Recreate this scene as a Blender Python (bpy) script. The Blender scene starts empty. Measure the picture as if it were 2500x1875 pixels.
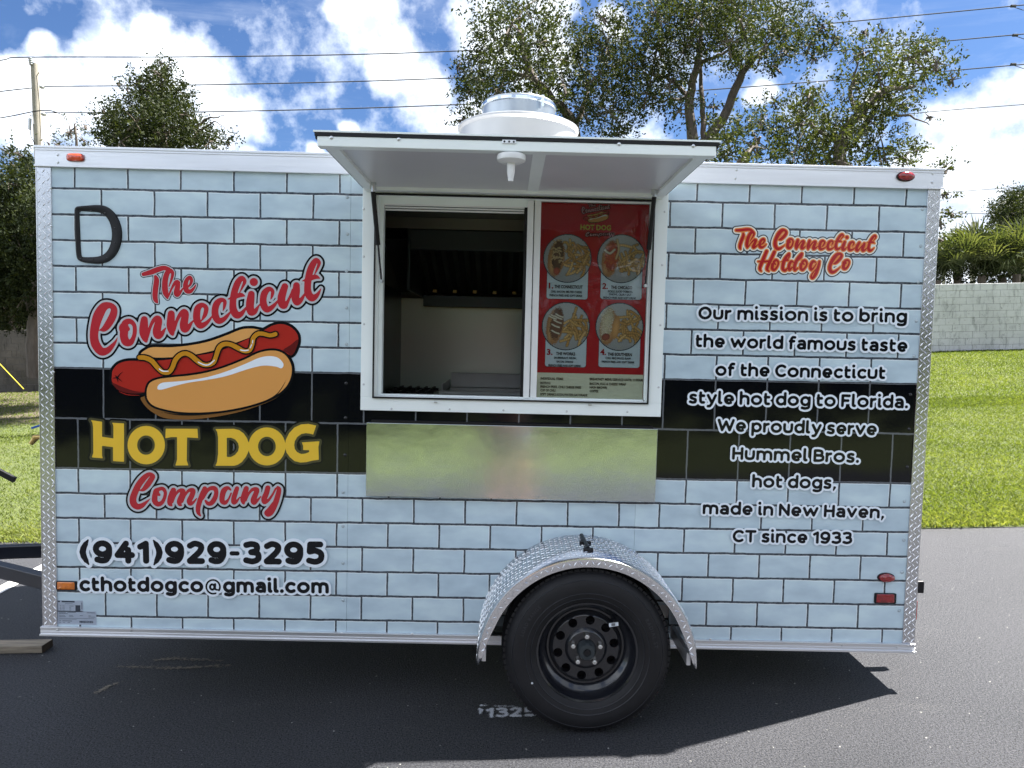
import bpy, bmesh, math, random
import numpy as np
from math import sin, cos, pi, radians, sqrt, atan2
from mathutils import Matrix, Vector
random.seed(7); rng = np.random.default_rng(11)
S = bpy.context.scene
COL = S.collection

# ------------------------------------------------------------------ camera
CX, D, H, PIT, YAW, ROL, F = 2.0666, 3.1033, 1.582, .0592, .0062, -.0194, 1746.0
fwd = np.array([sin(YAW)*cos(PIT), cos(YAW)*cos(PIT), -sin(PIT)]); rgt0 = np.array([cos(YAW), -sin(YAW), 0.]); up0 = np.cross(rgt0, fwd)
RG = rgt0*cos(ROL)+up0*sin(ROL); UP = -rgt0*sin(ROL)+up0*cos(ROL); OR = np.array([CX, -D, H])
cam = bpy.data.cameras.new('camera'); camo = bpy.data.objects.new('camera', cam); COL.objects.link(camo)
camo.matrix_world = Matrix([[RG[0], UP[0], -fwd[0], OR[0]], [RG[1], UP[1], -fwd[1], OR[1]], [RG[2], UP[2], -fwd[2], OR[2]], [0, 0, 0, 1]])
cam.sensor_width = 36; cam.lens = 36*F/2500; cam.clip_start = .05; cam.clip_end = 2000
S.camera = camo

# ------------------------------------------------------------------ light
SUN_EL, SUN_AZ = radians(58.7), radians(70.8)
SUN_STRENGTH, SKY_STRENGTH, EXPOSURE = 3.8, .056, 2.97
sd = bpy.data.lights.new('sun', 'SUN'); sd.energy = SUN_STRENGTH; sd.angle = radians(.53); sd.color = (1, .955, .88)
so = bpy.data.objects.new('sun', sd); COL.objects.link(so)
so.rotation_euler = Vector((-.5732, -.2003, -1)).to_track_quat('-Z', 'Y').to_euler()
S.view_settings.view_transform = 'Standard'; S.view_settings.look = 'None'; S.view_settings.gamma = 1
S.view_settings.use_curve_mapping = False; S.view_settings.exposure = EXPOSURE
S.cycles.max_bounces = 8; S.cycles.transparent_max_bounces = 16
def ray(px, py): return fwd+RG*(px-1250)/F-UP*(py-937.5)/F
def at(px, py, Y): d = ray(px, py); return OR+d*((Y+D)/d[1])
def gnd(px, py, z=0): d = ray(px, py); return OR+d*((z-H)/d[2])

class NT:
    def __init__(s, nt): s.nt = nt; nt.nodes.clear()
    def n(s, t, **k):
        nd = s.nt.nodes.new(t)
        for a, v in k.items(): setattr(nd, a, v)
        return nd
    def l(s, a, b): s.nt.links.new(a, b)
    def put(s, sock, v):
        if isinstance(v, bpy.types.NodeSocket): s.l(v, sock)
        elif isinstance(v, (tuple, list)) and len(v) == 3 and sock.type == 'RGBA': sock.default_value = (*v, 1)
        else: sock.default_value = v
    def m(s, op, *a, clamp=False):
        nd = s.n('ShaderNodeMath', operation=op, use_clamp=clamp)
        for i, v in enumerate(a): s.put(nd.inputs[i], v)
        return nd.outputs[0]
    def vm(s, op, *a, out=0):
        nd = s.n('ShaderNodeVectorMath', operation=op)
        for i, v in enumerate(a): s.put(nd.inputs[i], v)
        return nd.outputs[out]
    def noise(s, vec, scale, detail=4, rough=.55, dist=0, out=0):
        nd = s.n('ShaderNodeTexNoise'); s.l(vec, nd.inputs['Vector']); nd.inputs['Scale'].default_value = scale
        nd.inputs['Detail'].default_value = detail; nd.inputs['Roughness'].default_value = rough; nd.inputs['Distortion'].default_value = dist
        return nd.outputs[out]
    def ramp(s, v, a, b, c0=(0, 0, 0), c1=(1, 1, 1), extra=()):
        nd = s.n('ShaderNodeValToRGB'); s.l(v, nd.inputs[0]); e = nd.color_ramp.elements
        e[0].position = a; e[0].color = (*c0, 1); e[1].position = b; e[1].color = (*c1, 1)
        for p, c in extra: x = e.new(p); x.color = (*c, 1)
        return nd.outputs[0]
    def mix(s, f, a, b, bt='MIX'):
        nd = s.n('ShaderNodeMix', data_type='RGBA', blend_type=bt); s.put(nd.inputs[0], f)
        s.put(nd.inputs[6], a); s.put(nd.inputs[7], b); return nd.outputs[2]
    def bump(s, h, strength, dist=.01):
        nd = s.n('ShaderNodeBump'); s.l(h, nd.inputs['Height']); nd.inputs['Strength'].default_value = strength; nd.inputs['Distance'].default_value = dist
        return nd.outputs[0]
    def sep(s, v): nd = s.n('ShaderNodeSeparateXYZ'); s.l(v, nd.inputs[0]); return nd.outputs
    def comb(s, *a):
        nd = s.n('ShaderNodeCombineXYZ')
        for i, v in enumerate(a): s.put(nd.inputs[i], v)
        return nd.outputs[0]

# world: physical sky, cumulus laid over it by direction
w = bpy.data.worlds.new('World'); S.world = w; w.use_nodes = True
g = NT(w.node_tree)
sky = g.n('ShaderNodeTexSky', sky_type='NISHITA'); sky.sun_disc = False; sky.sun_elevation = SUN_EL; sky.sun_rotation = SUN_AZ
sky.air_density = 1.0; sky.dust_density = .6; sky.ozone_density = 2.0
tc = g.n('ShaderNodeTexCoord').outputs['Generated']
warp = g.noise(tc, 9, 3, .5, out=1)
dirv = g.vm('ADD', tc, g.vm('MULTIPLY', g.vm('SUBTRACT', warp, (.5, .5, .5)), (.05, .05, .05)))
BL = [(150, 250, 120), (260, 150, 100), (370, 90, 70), (330, 260, 190), (470, 190, 130), (560, 310, 100), (90, 120, 40), (20, 190, 60), (60, 300, 90), (400, 360, 190), (610, 385, 40), (840, 20, 60),
      (900, 60, 90), (960, 150, 95), (1030, 240, 100), (1130, 320, 120), (1180, 60, 120), (1300, 20, 130), (1330, 180, 110), (845, 310, 35), (2330, 330, 110), (2450, 260, 90), (2420, 430, 130), (2560, 350, 130),
      (2230, 430, 90), (2320, 560, 160), (2130, 240, 28), (1850, 240, 45), (2350, 640, 160), (1500, 60, 60), (760, 380, 35), (1780, 470, 70)]
m = None
for px, py, r in BL:
    d = ray(px, py); d = d/np.linalg.norm(d)
    dist = g.vm('DISTANCE', dirv, tuple(float(v) for v in d), out=1)
    v = g.m('SUBTRACT', 1.0, g.m('MULTIPLY', dist, 1/(r/F)*1.0))
    v = g.m('MAXIMUM', v, 0.0)
    m = v if m is None else g.m('SMOOTH_MAX', m, v, .25)
for nd in g.nt.nodes:
    pass
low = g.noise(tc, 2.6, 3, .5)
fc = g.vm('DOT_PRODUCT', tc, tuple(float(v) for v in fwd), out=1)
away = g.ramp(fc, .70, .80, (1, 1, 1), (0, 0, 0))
gen = g.m('MULTIPLY', g.m('MULTIPLY', g.m('SUBTRACT', low, .40), 4.5), away)  # out-of-view cloud cover, made heavier to add light on the shaded trailer side
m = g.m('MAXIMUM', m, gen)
det = g.noise(tc, 11, 9, .62)
dens = g.m('ADD', m, g.m('MULTIPLY', g.m('SUBTRACT', det, .54), 1.08))
alpha = g.ramp(dens, .12, .46)
wisp = g.noise(g.vm('MULTIPLY', tc, (1.5, 1.5, 6)), 2.2, 7, .65, 1.2)
alpha2 = g.m('MULTIPLY', g.ramp(wisp, .5, .85), .22)
alpha = g.m('MAXIMUM', alpha, alpha2)
det2 = g.noise(g.vm('ADD', tc, (.012, .004, .03)), 11, 9, .62)
puff = g.noise(tc, 5.5, 6, .6)
lit = g.m('ADD', g.m('ADD', .5, g.m('MULTIPLY', g.m('SUBTRACT', det, det2), 3.2)), g.m('MULTIPLY', g.m('SUBTRACT', puff, .5), 1.6), clamp=True)
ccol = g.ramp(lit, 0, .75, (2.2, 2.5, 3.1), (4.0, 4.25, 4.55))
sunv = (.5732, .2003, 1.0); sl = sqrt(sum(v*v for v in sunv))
ph = g.vm('DOT_PRODUCT', tc, tuple(v/sl for v in sunv), out=1)      # front-lit clouds away from the sun, brightened to lift the shaded trailer side
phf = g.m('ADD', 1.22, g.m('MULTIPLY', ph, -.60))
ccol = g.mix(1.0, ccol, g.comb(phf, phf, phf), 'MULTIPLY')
skyc = g.mix(1.0, sky.outputs[0], (.195, .255, .345), 'MULTIPLY')
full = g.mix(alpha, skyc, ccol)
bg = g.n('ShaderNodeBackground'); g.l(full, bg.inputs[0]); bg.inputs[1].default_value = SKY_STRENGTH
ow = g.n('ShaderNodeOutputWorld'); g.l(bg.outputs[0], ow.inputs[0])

# ------------------------------------------------------------------ materials
def mat(name, color=(.5, .5, .5), rough=.5, metal=0., var=0., vs=8., bump=0., bs=60., bd=.004, spec=.5, coat=0., stretch=None, rvar=0.):
    mt = bpy.data.materials.new(name); mt.use_nodes = True; q = NT(mt.node_tree)
    p = q.n('ShaderNodeBsdfPrincipled'); o = q.n('ShaderNodeOutputMaterial'); q.l(p.outputs[0], o.inputs[0])
    tcn = q.n('ShaderNodeTexCoord').outputs['Object']
    if stretch: tcn = q.vm('MULTIPLY', tcn, stretch)
    p.inputs['Metallic'].default_value = metal; p.inputs['Roughness'].default_value = rough; p.inputs['Specular IOR Level'].default_value = spec
    p.inputs['Coat Weight'].default_value = coat; p.inputs['Coat Roughness'].default_value = .05
    n = q.noise(tcn, vs, 5)
    k = var
    q.l(q.ramp(n, .25, .75, tuple(c*(1-k) for c in color), tuple(min(1, c*(1+k)) for c in color)), p.inputs['Base Color'])
    if rvar: q.l(q.m('ADD', rough-rvar/2, q.m('MULTIPLY', q.noise(tcn, vs*2.3, 5), rvar)), p.inputs['Roughness'])
    if bump: q.l(q.bump(q.noise(tcn, bs, 4), bump, bd), p.inputs['Normal'])
    mt['q'] = 0
    return mt
M = {}
M['alu'] = mat('brushed_aluminium', (.74, .75, .78), .38, .85, .08, 6, .15, 25, .002, stretch=(.25, 1, 4), rvar=.2)
M['alu_diamond'] = mat('diamond_aluminium', (.66, .67, .70), .24, 1, .06, 6, .10, 6, .008, rvar=.12)
M['tread'] = mat('tread_aluminium', (.86, .87, .9), .22, .9, .03)
M['white_frame'] = mat('white_painted_aluminium', (.86, .92, .92), .35, 0, .04, 5, .05, 20, .002)
M['white_plastic'] = mat('white_plastic', (.78, .79, .80), .4, 0, .03)
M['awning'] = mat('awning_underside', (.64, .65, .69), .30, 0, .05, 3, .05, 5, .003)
M['steel'] = mat('stainless_steel', (.56, .62, .68), .15, 1, .08, 4.5, .22, 2.2, .008, stretch=(1, 1, 1.3), rvar=.14)
M['steel_in'] = mat('interior_steel', (.30, .31, .29), .40, .9, .12, 3, .1, 8, .004)
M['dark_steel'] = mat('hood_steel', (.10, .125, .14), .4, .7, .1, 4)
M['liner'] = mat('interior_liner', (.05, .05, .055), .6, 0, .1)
M['black_rubber'] = mat('black_rubber', (.008, .008, .010), .45, 0, .2, 30, .1, 90, .002, spec=.3)
M['black_paint'] = mat('black_gloss_paint', (.010, .011, .015), .22, 0, .2, 9, .05, 30, .002, coat=.5)
M['blue_black'] = mat('black_tongue_paint', (.012, .014, .022), .3, 0, .2, 9, .1, 60, .002)
M['tyre'] = mat('tyre_rubber', (.009, .009, .011), .62, 0, .3, 14, .2, 60, .003, spec=.35)
M['tyre_band'] = mat('tyre_sidewall_ring', (.020, .021, .026), .5, 0, .2, 14)
M['chrome'] = mat('zinc_nut', (.8, .8, .8), .15, 1)
M['screw'] = mat('zinc_screw', (.62, .64, .66), .28, .9)
M['rivet'] = mat('vinyl_covered_rivet', (.42, .50, .55), .25, 0, .03)
M['rivet_black'] = mat('vinyl_covered_black_rivet', (.012, .013, .016), .2)
M['amber'] = mat('amber_lens', (.62, .16, .01), .15, 0, .25, 70, .3, 120, .002, coat=1)
M['red_light'] = mat('orange_red_lens', (.62, .06, .012), .15, 0, .3, 70, .3, 120, .002, coat=1)
M['red'] = mat('red_lens', (.24, .008, .012), .12, 0, .4, 70, .3, 120, .002, coat=1)
M['wood'] = mat('weathered_wood', (.24, .20, .15), .8, 0, .45, 9, .6, 30, .004, stretch=(.6, 6, 6))
M['wood_end'] = mat('wood_end_grain', (.07, .05, .035), .9, 0, .3, 30, .4, 60, .003)
M['pole_wood'] = mat('pole_wood', (.27, .25, .21), .9, 0, .3, 5, .6, 25, .01, stretch=(4, 4, .4))
M['wire'] = mat('wire', (.05, .05, .055), .9, 0, spec=.1)
M['bark'] = mat('oak_bark', (.09, .072, .060), .9, 0, .4, 7, 1, 20, .02, stretch=(1, 1, .4))
M['concrete'] = mat('painted_block', (.50, .51, .52), .9, 0, .22, 2.2, .6, 26, .008)
M['concrete_b'] = mat('painted_block_stained', (.36, .365, .37), .9, 0, .45, 5, .6, 26, .008)
M['block_dark'] = mat('weathered_block', (.115, .105, .095), .95, 0, .45, 2.2, .6, 26, .01)
M['mortar'] = mat('wall_mortar', (.12, .12, .12), .95, 0, .3, 6, .4, 40, .004)
M['brass'] = mat('brass', (.45, .32, .12), .35, .9, .1)
M['blue_handle'] = mat('blue_handle', (.02, .10, .42), .4)
M['yellow_strap'] = mat('yellow_strap', (.50, .42, .03), .6)
M['wall_wrap_side'] = mat('trailer_skin', (.30, .33, .36), .35, 0, .05)
M['galv'] = mat('spun_aluminium', (.40, .41, .42), .42, .6, .08, 3, .06, 6, .004, rvar=.15)
M['galv_ring'] = mat('galvanised_ring', (.38, .42, .46), .34, .9, .12, 12, .05, 20, .003)
M['griddle_steel'] = mat('griddle_steel', (.80, .82, .82), .35, .3, .06)
M['blue_label'] = mat('blue_label', (.08, .28, .60), .4)
M['sticker'] = mat('silver_sticker', (.40, .46, .56), .35, .2, .05)
def flat(name, c, rough=.16, coat=0.):
    return mat(name, c, rough, 0, .02, 4, .06, 3.5, .006, spec=.3, coat=coat)
VIN = dict(black=(.006, .007, .010), grey=(.50, .53, .57), red=(.47, .028, .040), white=(.80, .87, .95), gold=(.82, .52, .05), olive=(.075, .070, .035),
           bun=(.70, .33, .095), bun_back=(.74, .37, .115), bun_dark=(.22, .10, .03), sausage=(.42, .028, .020), sausage_dark=(.13, .014, .014), mustard=(.57, .25, .02), hilite=(.80, .86, .93),
           logo_red=(.42, .012, .016), logo_orange=(.75, .24, .06), cream=(.80, .78, .70), slate=(.045, .055, .075), menu_cream=(.90, .82, .62), menu_red=(.60, .032, .038), menu_white=(.72, .76, .80), menu_ink=(.04, .016, .01), ink=(.01, .01, .012),
           ink_brown=(.075, .05, .03), paint=(.48, .50, .54), menu_gold=(.62, .56, .08), menu_pale=(.62, .26, .28))
for k, c in VIN.items(): M['v_'+k] = flat('vinyl_'+k, c)

# printed brick wrap (flat print on the side panels)
def wrap_material():
    mt = bpy.data.materials.new('brick_print_vinyl'); mt.use_nodes = True; q = NT(mt.node_tree)
    p = q.n('ShaderNodeBsdfPrincipled'); o = q.n('ShaderNodeOutputMaterial'); q.l(p.outputs[0], o.inputs[0])
    co = q.n('ShaderNodeTexCoord').outputs['Object']
    wob = q.vm('MULTIPLY', q.vm('SUBTRACT', q.noise(co, 9, 4, .6, out=1), (.5, .5, .5)), (.007, .0, .008))
    s = q.sep(q.vm('ADD', co, wob)); x, z = s[0], s[2]
    z = q.m('SUBTRACT', z, q.m('MULTIPLY', q.m('ADD', x, 2.3), .004))
    right = q.m('GREATER_THAN', q.sep(co)[0], .2331)
    PX, PZ = .2252, .1093
    # light rows counted from z=.9732, dark band .9732-1.4116 has double rows
    dark = q.m('MULTIPLY', q.m('GREATER_THAN', z, .9732), q.m('LESS_THAN', z, 1.4110))
    rz = q.m('DIVIDE', q.m('SUBTRACT', z, .9732), PZ)
    rd = q.m('DIVIDE', q.m('SUBTRACT', z, .9732), .2190)
    row_l, row_d = q.m('FLOOR', rz), q.m('FLOOR', rd)
    fz_l = q.m('MULTIPLY', q.m('FRACT', rz), PZ); fz_d = q.m('MULTIPLY', q.m('FRACT', rd), .2190)
    fz = q.m('ADD', q.m('MULTIPLY', fz_l, q.m('SUBTRACT', 1.0, dark)), q.m('MULTIPLY', fz_d, dark))
    hz = q.m('ADD', PZ, q.m('MULTIPLY', dark, .2190-PZ))
    par_l = q.m('FLOORED_MODULO', row_l, 2.0); par_d = q.m('SUBTRACT', 1.0, q.m('FLOORED_MODULO', row_d, 2.0))
    par = q.m('ADD', q.m('MULTIPLY', par_l, q.m('SUBTRACT', 1.0, dark)), q.m('MULTIPLY', par_d, dark))
    # left phase: joints of odd light rows at -2.0888+k*PX ; right phase .3451
    ph = q.m('ADD', q.m('MULTIPLY', q.m('SUBTRACT', 1.0, right), -2.0905), q.m('MULTIPLY', right, .3395))
    u = q.m('ADD', q.m('DIVIDE', q.m('SUBTRACT', x, ph), PX), q.m('MULTIPLY', par, .5))
    fx = q.m('MULTIPLY', q.m('FRACT', u), PX)
    ex = q.m('MINIMUM', fx, q.m('SUBTRACT', PX, fx)); ez = q.m('MINIMUM', fz, q.m('SUBTRACT', hz, fz))
    e = q.m('MINIMUM', q.m('ADD', ex, .0007), ez)
    gw = q.m('ADD', .0032, q.m('MULTIPLY', q.noise(co, 30, 3), .0032))
    grout = q.m('LESS_THAN', e, gw)
    # printed light line just inside the top and left edges
    top = q.m('SUBTRACT', hz, fz)
    line = q.m('MAXIMUM', q.m('LESS_THAN', top, q.m('ADD', gw, .0032)), q.m('LESS_THAN', q.m('SUBTRACT', PX, fx), q.m('ADD', gw, .0022)))
    cell = q.comb(q.m('FLOOR', u), q.m('ADD', row_l, 0), right)
    wn = q.n('ShaderNodeTexWhiteNoise'); q.l(cell, wn.inputs[0])
    n1 = q.noise(q.vm('ADD', q.vm('MULTIPLY', co, (1, 1, 2.2)), q.vm('MULTIPLY', wn.outputs[1], (5, 5, 5))), 6.5, 4, .5)
    nn = q.m('ADD', n1, q.m('MULTIPLY', q.m('SUBTRACT', q.m('DIVIDE', fz, hz), .5), .10))
    brick = q.ramp(nn, .28, .72, (.440, .555, .640), (.610, .745, .800), extra=[(.5, (.520, .645, .725))])
    brick = q.mix(q.m('MULTIPLY', line, .75), brick, (.84, .90, .94))
    gcol = q.ramp(q.noise(co, 55, 3), .35, .7, (.040, .050, .062), (.110, .125, .145))
    lightc = q.mix(grout, brick, gcol)
    gd = q.m('LESS_THAN', e, q.m('ADD', gw, -.0008))
    darkc = q.mix(gd, (.0030, .0036, .006), (.13, .14, .155))
    col = q.mix(dark, lightc, darkc)
    q.l(col, p.inputs['Base Color'])
    p.inputs['Roughness'].default_value = .07; p.inputs['Specular IOR Level'].default_value = .38
    big = q.noise(co, 2.6, 2, .4); fine = q.noise(co, 240, 2)
    b1 = q.n('ShaderNodeBump'); q.l(big, b1.inputs['Height']); b1.inputs['Strength'].default_value = .35; b1.inputs['Distance'].default_value = .02
    b2 = q.n('ShaderNodeBump'); q.l(fine, b2.inputs['Height']); b2.inputs['Strength'].default_value = .06; b2.inputs['Distance'].default_value = .0015; q.l(b1.outputs[0], b2.inputs['Normal'])
    q.l(b2.outputs[0], p.inputs['Normal'])
    return mt
M['wrap'] = wrap_material()

def leaf_material(name, c0, c1, c2, trans=.35):
    mt = bpy.data.materials.new(name); mt.use_nodes = True; q = NT(mt.node_tree)
    o = q.n('ShaderNodeOutputMaterial'); p = q.n('ShaderNodeBsdfPrincipled'); t = q.n('ShaderNodeBsdfTranslucent'); mx = q.n('ShaderNodeMixShader')
    a = q.n('ShaderNodeAttribute', attribute_name='tint')
    c = q.ramp(a.outputs['Fac'], 0, 1, c0, c2, extra=[(.5, c1)])
    q.l(c, p.inputs['Base Color']); p.inputs['Roughness'].default_value = .6; p.inputs['Specular IOR Level'].default_value = .1
    q.l(q.mix(1.0, c, (1.5, 1.5, .5), 'MULTIPLY'), t.inputs[0]); mx.inputs[0].default_value = trans
    q.l(p.outputs[0], mx.inputs[1]); q.l(t.outputs[0], mx.inputs[2]); q.l(mx.outputs[0], o.inputs[0])
    return mt
M['oak_leaf'] = leaf_material('oak_leaf', (.012, .018, .007), (.028, .038, .015), (.060, .070, .030), .24)
M['oak_leaf_b'] = leaf_material('oak_leaf_lighter', (.016, .023, .009), (.038, .049, .019), (.074, .084, .036), .28)
M['dark_leaf'] = leaf_material('dark_leaf', (.008, .013, .005), (.019, .027, .010), (.042, .050, .019), .22)
M['palm_leaf'] = leaf_material('palm_leaf', (.024, .036, .016), (.056, .070, .034), (.12, .13, .075), .28)
M['grass'] = leaf_material('grass_blade', (.045, .068, .016), (.105, .138, .034), (.19, .205, .085), .42)

def glass_material():
    mt = bpy.data.materials.new('window_glass'); mt.use_nodes = True; q = NT(mt.node_tree)
    o = q.n('ShaderNodeOutputMaterial'); t = q.n('ShaderNodeBsdfTransparent'); gl = q.n('ShaderNodeBsdfGlossy'); mx = q.n('ShaderNodeMixShader'); fr = q.n('ShaderNodeFresnel')
    fr.inputs[0].default_value = 1.5; gl.inputs['Roughness'].default_value = .02
    q.l(q.bump(q.noise(q.n('ShaderNodeTexCoord').outputs['Object'], 3, 2), .3, .01), gl.inputs['Normal'])
    q.l(q.m('MULTIPLY', fr.outputs[0], .42, clamp=True), mx.inputs[0]); t.inputs[0].default_value = (.80, .84, .84, 1)
    q.l(t.outputs[0], mx.inputs[1]); q.l(gl.outputs[0], mx.inputs[2]); q.l(mx.outputs[0], o.inputs[0]); return mt
M['glass'] = glass_material()

def asphalt_material():
    mt = bpy.data.materials.new('sealed_asphalt'); mt.use_nodes = True; q = NT(mt.node_tree)
    p = q.n('ShaderNodeBsdfPrincipled'); o = q.n('ShaderNodeOutputMaterial'); q.l(p.outputs[0], o.inputs[0])
    co = q.n('ShaderNodeTexCoord').outputs['Object']
    a = q.noise(co, 1.1, 5, .6); b = q.noise(co, 210, 4, .75); c = q.noise(co, 70, 4, .7)
    col = q.ramp(a, .3, .75, (.012, .013, .018), (.025, .026, .033))
    col = q.mix(q.ramp(b, .56, .70), col, (.085, .085, .092))
    dust = q.ramp(q.noise(q.vm('MULTIPLY', co, (1, 2.2, 1)), 1.7, 8, .72, .6), .60, .78)
    col = q.mix(q.m('MULTIPLY', q.m('MULTIPLY', dust, q.ramp(c, .42, .62)), .55), col, (.11, .108, .104))
    col = q.mix(1.0, col, q.ramp(q.noise(co, 150, 2, .7), .34, .64, (.25, .25, .25), (2.0, 2.0, 2.0)), 'MULTIPLY')
    speck = q.ramp(q.noise(co, 42, 1, .5), .775, .79)
    col = q.mix(speck, col, (.30, .30, .28))
    q.l(col, p.inputs['Base Color']); q.l(q.ramp(a, .3, .7, (.60,)*3, (.72,)*3), p.inputs['Roughness']); q.l(q.ramp(q.noise(co, 120, 3, .75), .36, .62, (.12,)*3, (.86,)*3), p.inputs['Specular IOR Level'])
    v = q.n('ShaderNodeTexVoronoi'); v.inputs['Scale'].default_value = 230; q.l(co, v.inputs['Vector'])
    h = q.m('ADD', q.m('MULTIPLY', v.outputs['Distance'], .25), q.m('ADD', q.m('MULTIPLY', b, 1.3), q.m('MULTIPLY', c, .5)))
    q.l(q.bump(h, 1.0, .009), p.inputs['Normal']); return mt
M['asphalt'] = asphalt_material()
def block_material(name, lo, hi, stain, amount):
    mt = bpy.data.materials.new(name); mt.use_nodes = True; q = NT(mt.node_tree)
    p = q.n('ShaderNodeBsdfPrincipled'); o = q.n('ShaderNodeOutputMaterial'); q.l(p.outputs[0], o.inputs[0])
    co = q.n('ShaderNodeNewGeometry').outputs['Position']
    c = q.ramp(q.noise(co, .9, 5, .6), .3, .7, lo, hi)
    st = q.m('MULTIPLY', q.ramp(q.noise(q.vm('MULTIPLY', co, (2.2, 1, .8)), 2.4, 7, .72, .4), .50, .66), amount)
    c = q.mix(st, c, stain); c = q.mix(q.m('MULTIPLY', q.ramp(q.noise(co, 9, 5, .75), .60, .66), .65), c, stain)
    q.l(c, p.inputs['Base Color']); p.inputs['Roughness'].default_value = .9; q.l(q.bump(q.noise(co, 24, 4), .6, .01), p.inputs['Normal']); return mt
M['concrete'] = block_material('painted_block', (.40, .405, .41), (.54, .545, .55), (.16, .165, .16), .55)
M['concrete_b'] = block_material('painted_block_worn', (.36, .365, .37), (.48, .485, .49), (.13, .135, .13), .8)
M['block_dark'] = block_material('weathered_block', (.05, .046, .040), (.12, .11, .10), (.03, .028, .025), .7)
def lawn_material():
    mt = bpy.data.materials.new('lawn_soil'); mt.use_nodes = True; q = NT(mt.node_tree)
    p = q.n('ShaderNodeBsdfPrincipled'); o = q.n('ShaderNodeOutputMaterial'); q.l(p.outputs[0], o.inputs[0])
    co = q.n('ShaderNodeTexCoord').outputs['Object']
    n = q.noise(co, 1.3, 6, .6); f = q.noise(co, 45, 4, .7)
    c = q.mix(q.ramp(n, .35, .7), (.075, .100, .022), (.125, .145, .038))
    c = q.mix(q.ramp(f, .35, .75), q.mix(1.0, c, (.55, .6, .5), 'MULTIPLY'), c)
    c = q.mix(q.m('MULTIPLY', q.ramp(q.noise(co, 3.1, 6, .7), .58, .72), .5), c, (.12, .10, .055))
    # leaf litter under the trees on the left
    s = q.sep(co); lit_ = q.m('MULTIPLY', q.ramp(s[0], 0, 1), 1.0)
    lx = q.m('MULTIPLY', q.m('LESS_THAN', q.m('ADD', s[0], q.m('MULTIPLY', n, 3.0)), -2.0), q.m('GREATER_THAN', q.m('ADD', s[1], q.m('MULTIPLY', f, 2.0)), 11.4))
    c = q.mix(lx, c, (.085, .065, .045))
    q.l(c, p.inputs['Base Color']); p.inputs['Roughness'].default_value = .9
    q.l(q.bump(f, 1, .04), p.inputs['Normal']); return mt
M['lawn'] = lawn_material()

# ------------------------------------------------------------------ mesh helpers
def new_obj(name, me, parent=None, m=None):
    o = bpy.data.objects.new(name, me); COL.objects.link(o)
    if m is not None: me.materials.append(M[m] if isinstance(m, str) else m)
    if parent is not None: o.parent = parent
    return o
def tag(o, label=None, cat=None, group=None, kind=None):
    for k, v in (('label', label), ('category', cat), ('group', group), ('kind', kind)):
        if v: o[k] = v
    return o
class MB:
    def __init__(s): s.v = []; s.f = []
    def add(s, vs, fs):
        n = len(s.v); s.v += [tuple(map(float, p)) for p in vs]; s.f += [tuple(i+n for i in f) for f in fs]; return s
    def box(s, x0, x1, y0, y1, z0, z1):
        return s.add([(x, y, z) for x in (x0, x1) for y in (y0, y1) for z in (z0, z1)], [(0, 1, 3, 2), (4, 6, 7, 5), (0, 4, 5, 1), (2, 3, 7, 6), (0, 2, 6, 4), (1, 5, 7, 3)])
    def obox(s, a, b, wd, ht, upv=(0, 0, 1)):
        a, b = Vector(a), Vector(b); d = (b-a).normalized(); u = Vector(upv); u = (u-d*u.dot(d)).normalized(); r = d.cross(u)
        P = [p+r*sx*wd/2+u*sz*ht/2 for p in (a, b) for sx in (-1, 1) for sz in (-1, 1)]
        return s.add(P, [(0, 1, 3, 2), (4, 6, 7, 5), (0, 4, 5, 1), (2, 3, 7, 6), (0, 2, 6, 4), (1, 5, 7, 3)])
    def tube(s, pts, r, n=10, caps=True):
        pts = [Vector(p) for p in pts]; rs = r if isinstance(r, (list, tuple)) else [r]*len(pts); vs = []; fs = []
        pu = None
        for i, p in enumerate(pts):
            d = (pts[min(i+1, len(pts)-1)]-pts[max(i-1, 0)]).normalized()
            if pu is None: pu = d.orthogonal().normalized()
            u = (pu-d*pu.dot(d)).normalized(); pu = u; v = d.cross(u)
            for k in range(n): a = 2*pi*k/n; vs.append(p+(u*cos(a)+v*sin(a))*rs[i])
        for i in range(len(pts)-1):
            for k in range(n): fs.append((i*n+k, i*n+(k+1) % n, (i+1)*n+(k+1) % n, (i+1)*n+k))
        if caps: fs.append(tuple(range(n-1, -1, -1))); fs.append(tuple((len(pts)-1)*n+k for k in range(n)))
        return s.add(vs, fs)
    def lathe(s, prof, n=48, axis='y', c=(0, 0, 0), a0=0, a1=2*pi):
        closed = abs(a1-a0-2*pi) < 1e-6; N = n if closed else n+1; vs = []; fs = []
        for r, h in prof:
            for k in range(N):
                a = a0+(a1-a0)*k/n
                p = (r*cos(a), h, r*sin(a)) if axis == 'y' else (r*cos(a), r*sin(a), h)
                vs.append((p[0]+c[0], p[1]+c[1], p[2]+c[2]))
        for i in range(len(prof)-1):
            for k in range(n): fs.append((i*N+k, i*N+(k+1) % N, (i+1)*N+(k+1) % N, (i+1)*N+k))
        return s.add(vs, fs)
    def build(s, name, m, parent=None, bevel=0, smooth=False, seg=2):
        me = bpy.data.meshes.new(name); me.from_pydata(s.v, [], s.f)
        bm = bmesh.new(); bm.from_mesh(me); bmesh.ops.recalc_face_normals(bm, faces=bm.faces)
        if bevel: bmesh.ops.bevel(bm, geom=[e for e in bm.edges if len(e.link_faces) == 2 and e.calc_face_angle(0) > .5], offset=bevel, segments=seg, affect='EDGES', profile=.5)
        bm.to_mesh(me); bm.free()
        if smooth:
            me.polygons.foreach_set('use_smooth', [True]*len(me.polygons)); me.set_sharp_from_angle(angle=radians(38))
        return new_obj(name, me, parent, m)
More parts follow.
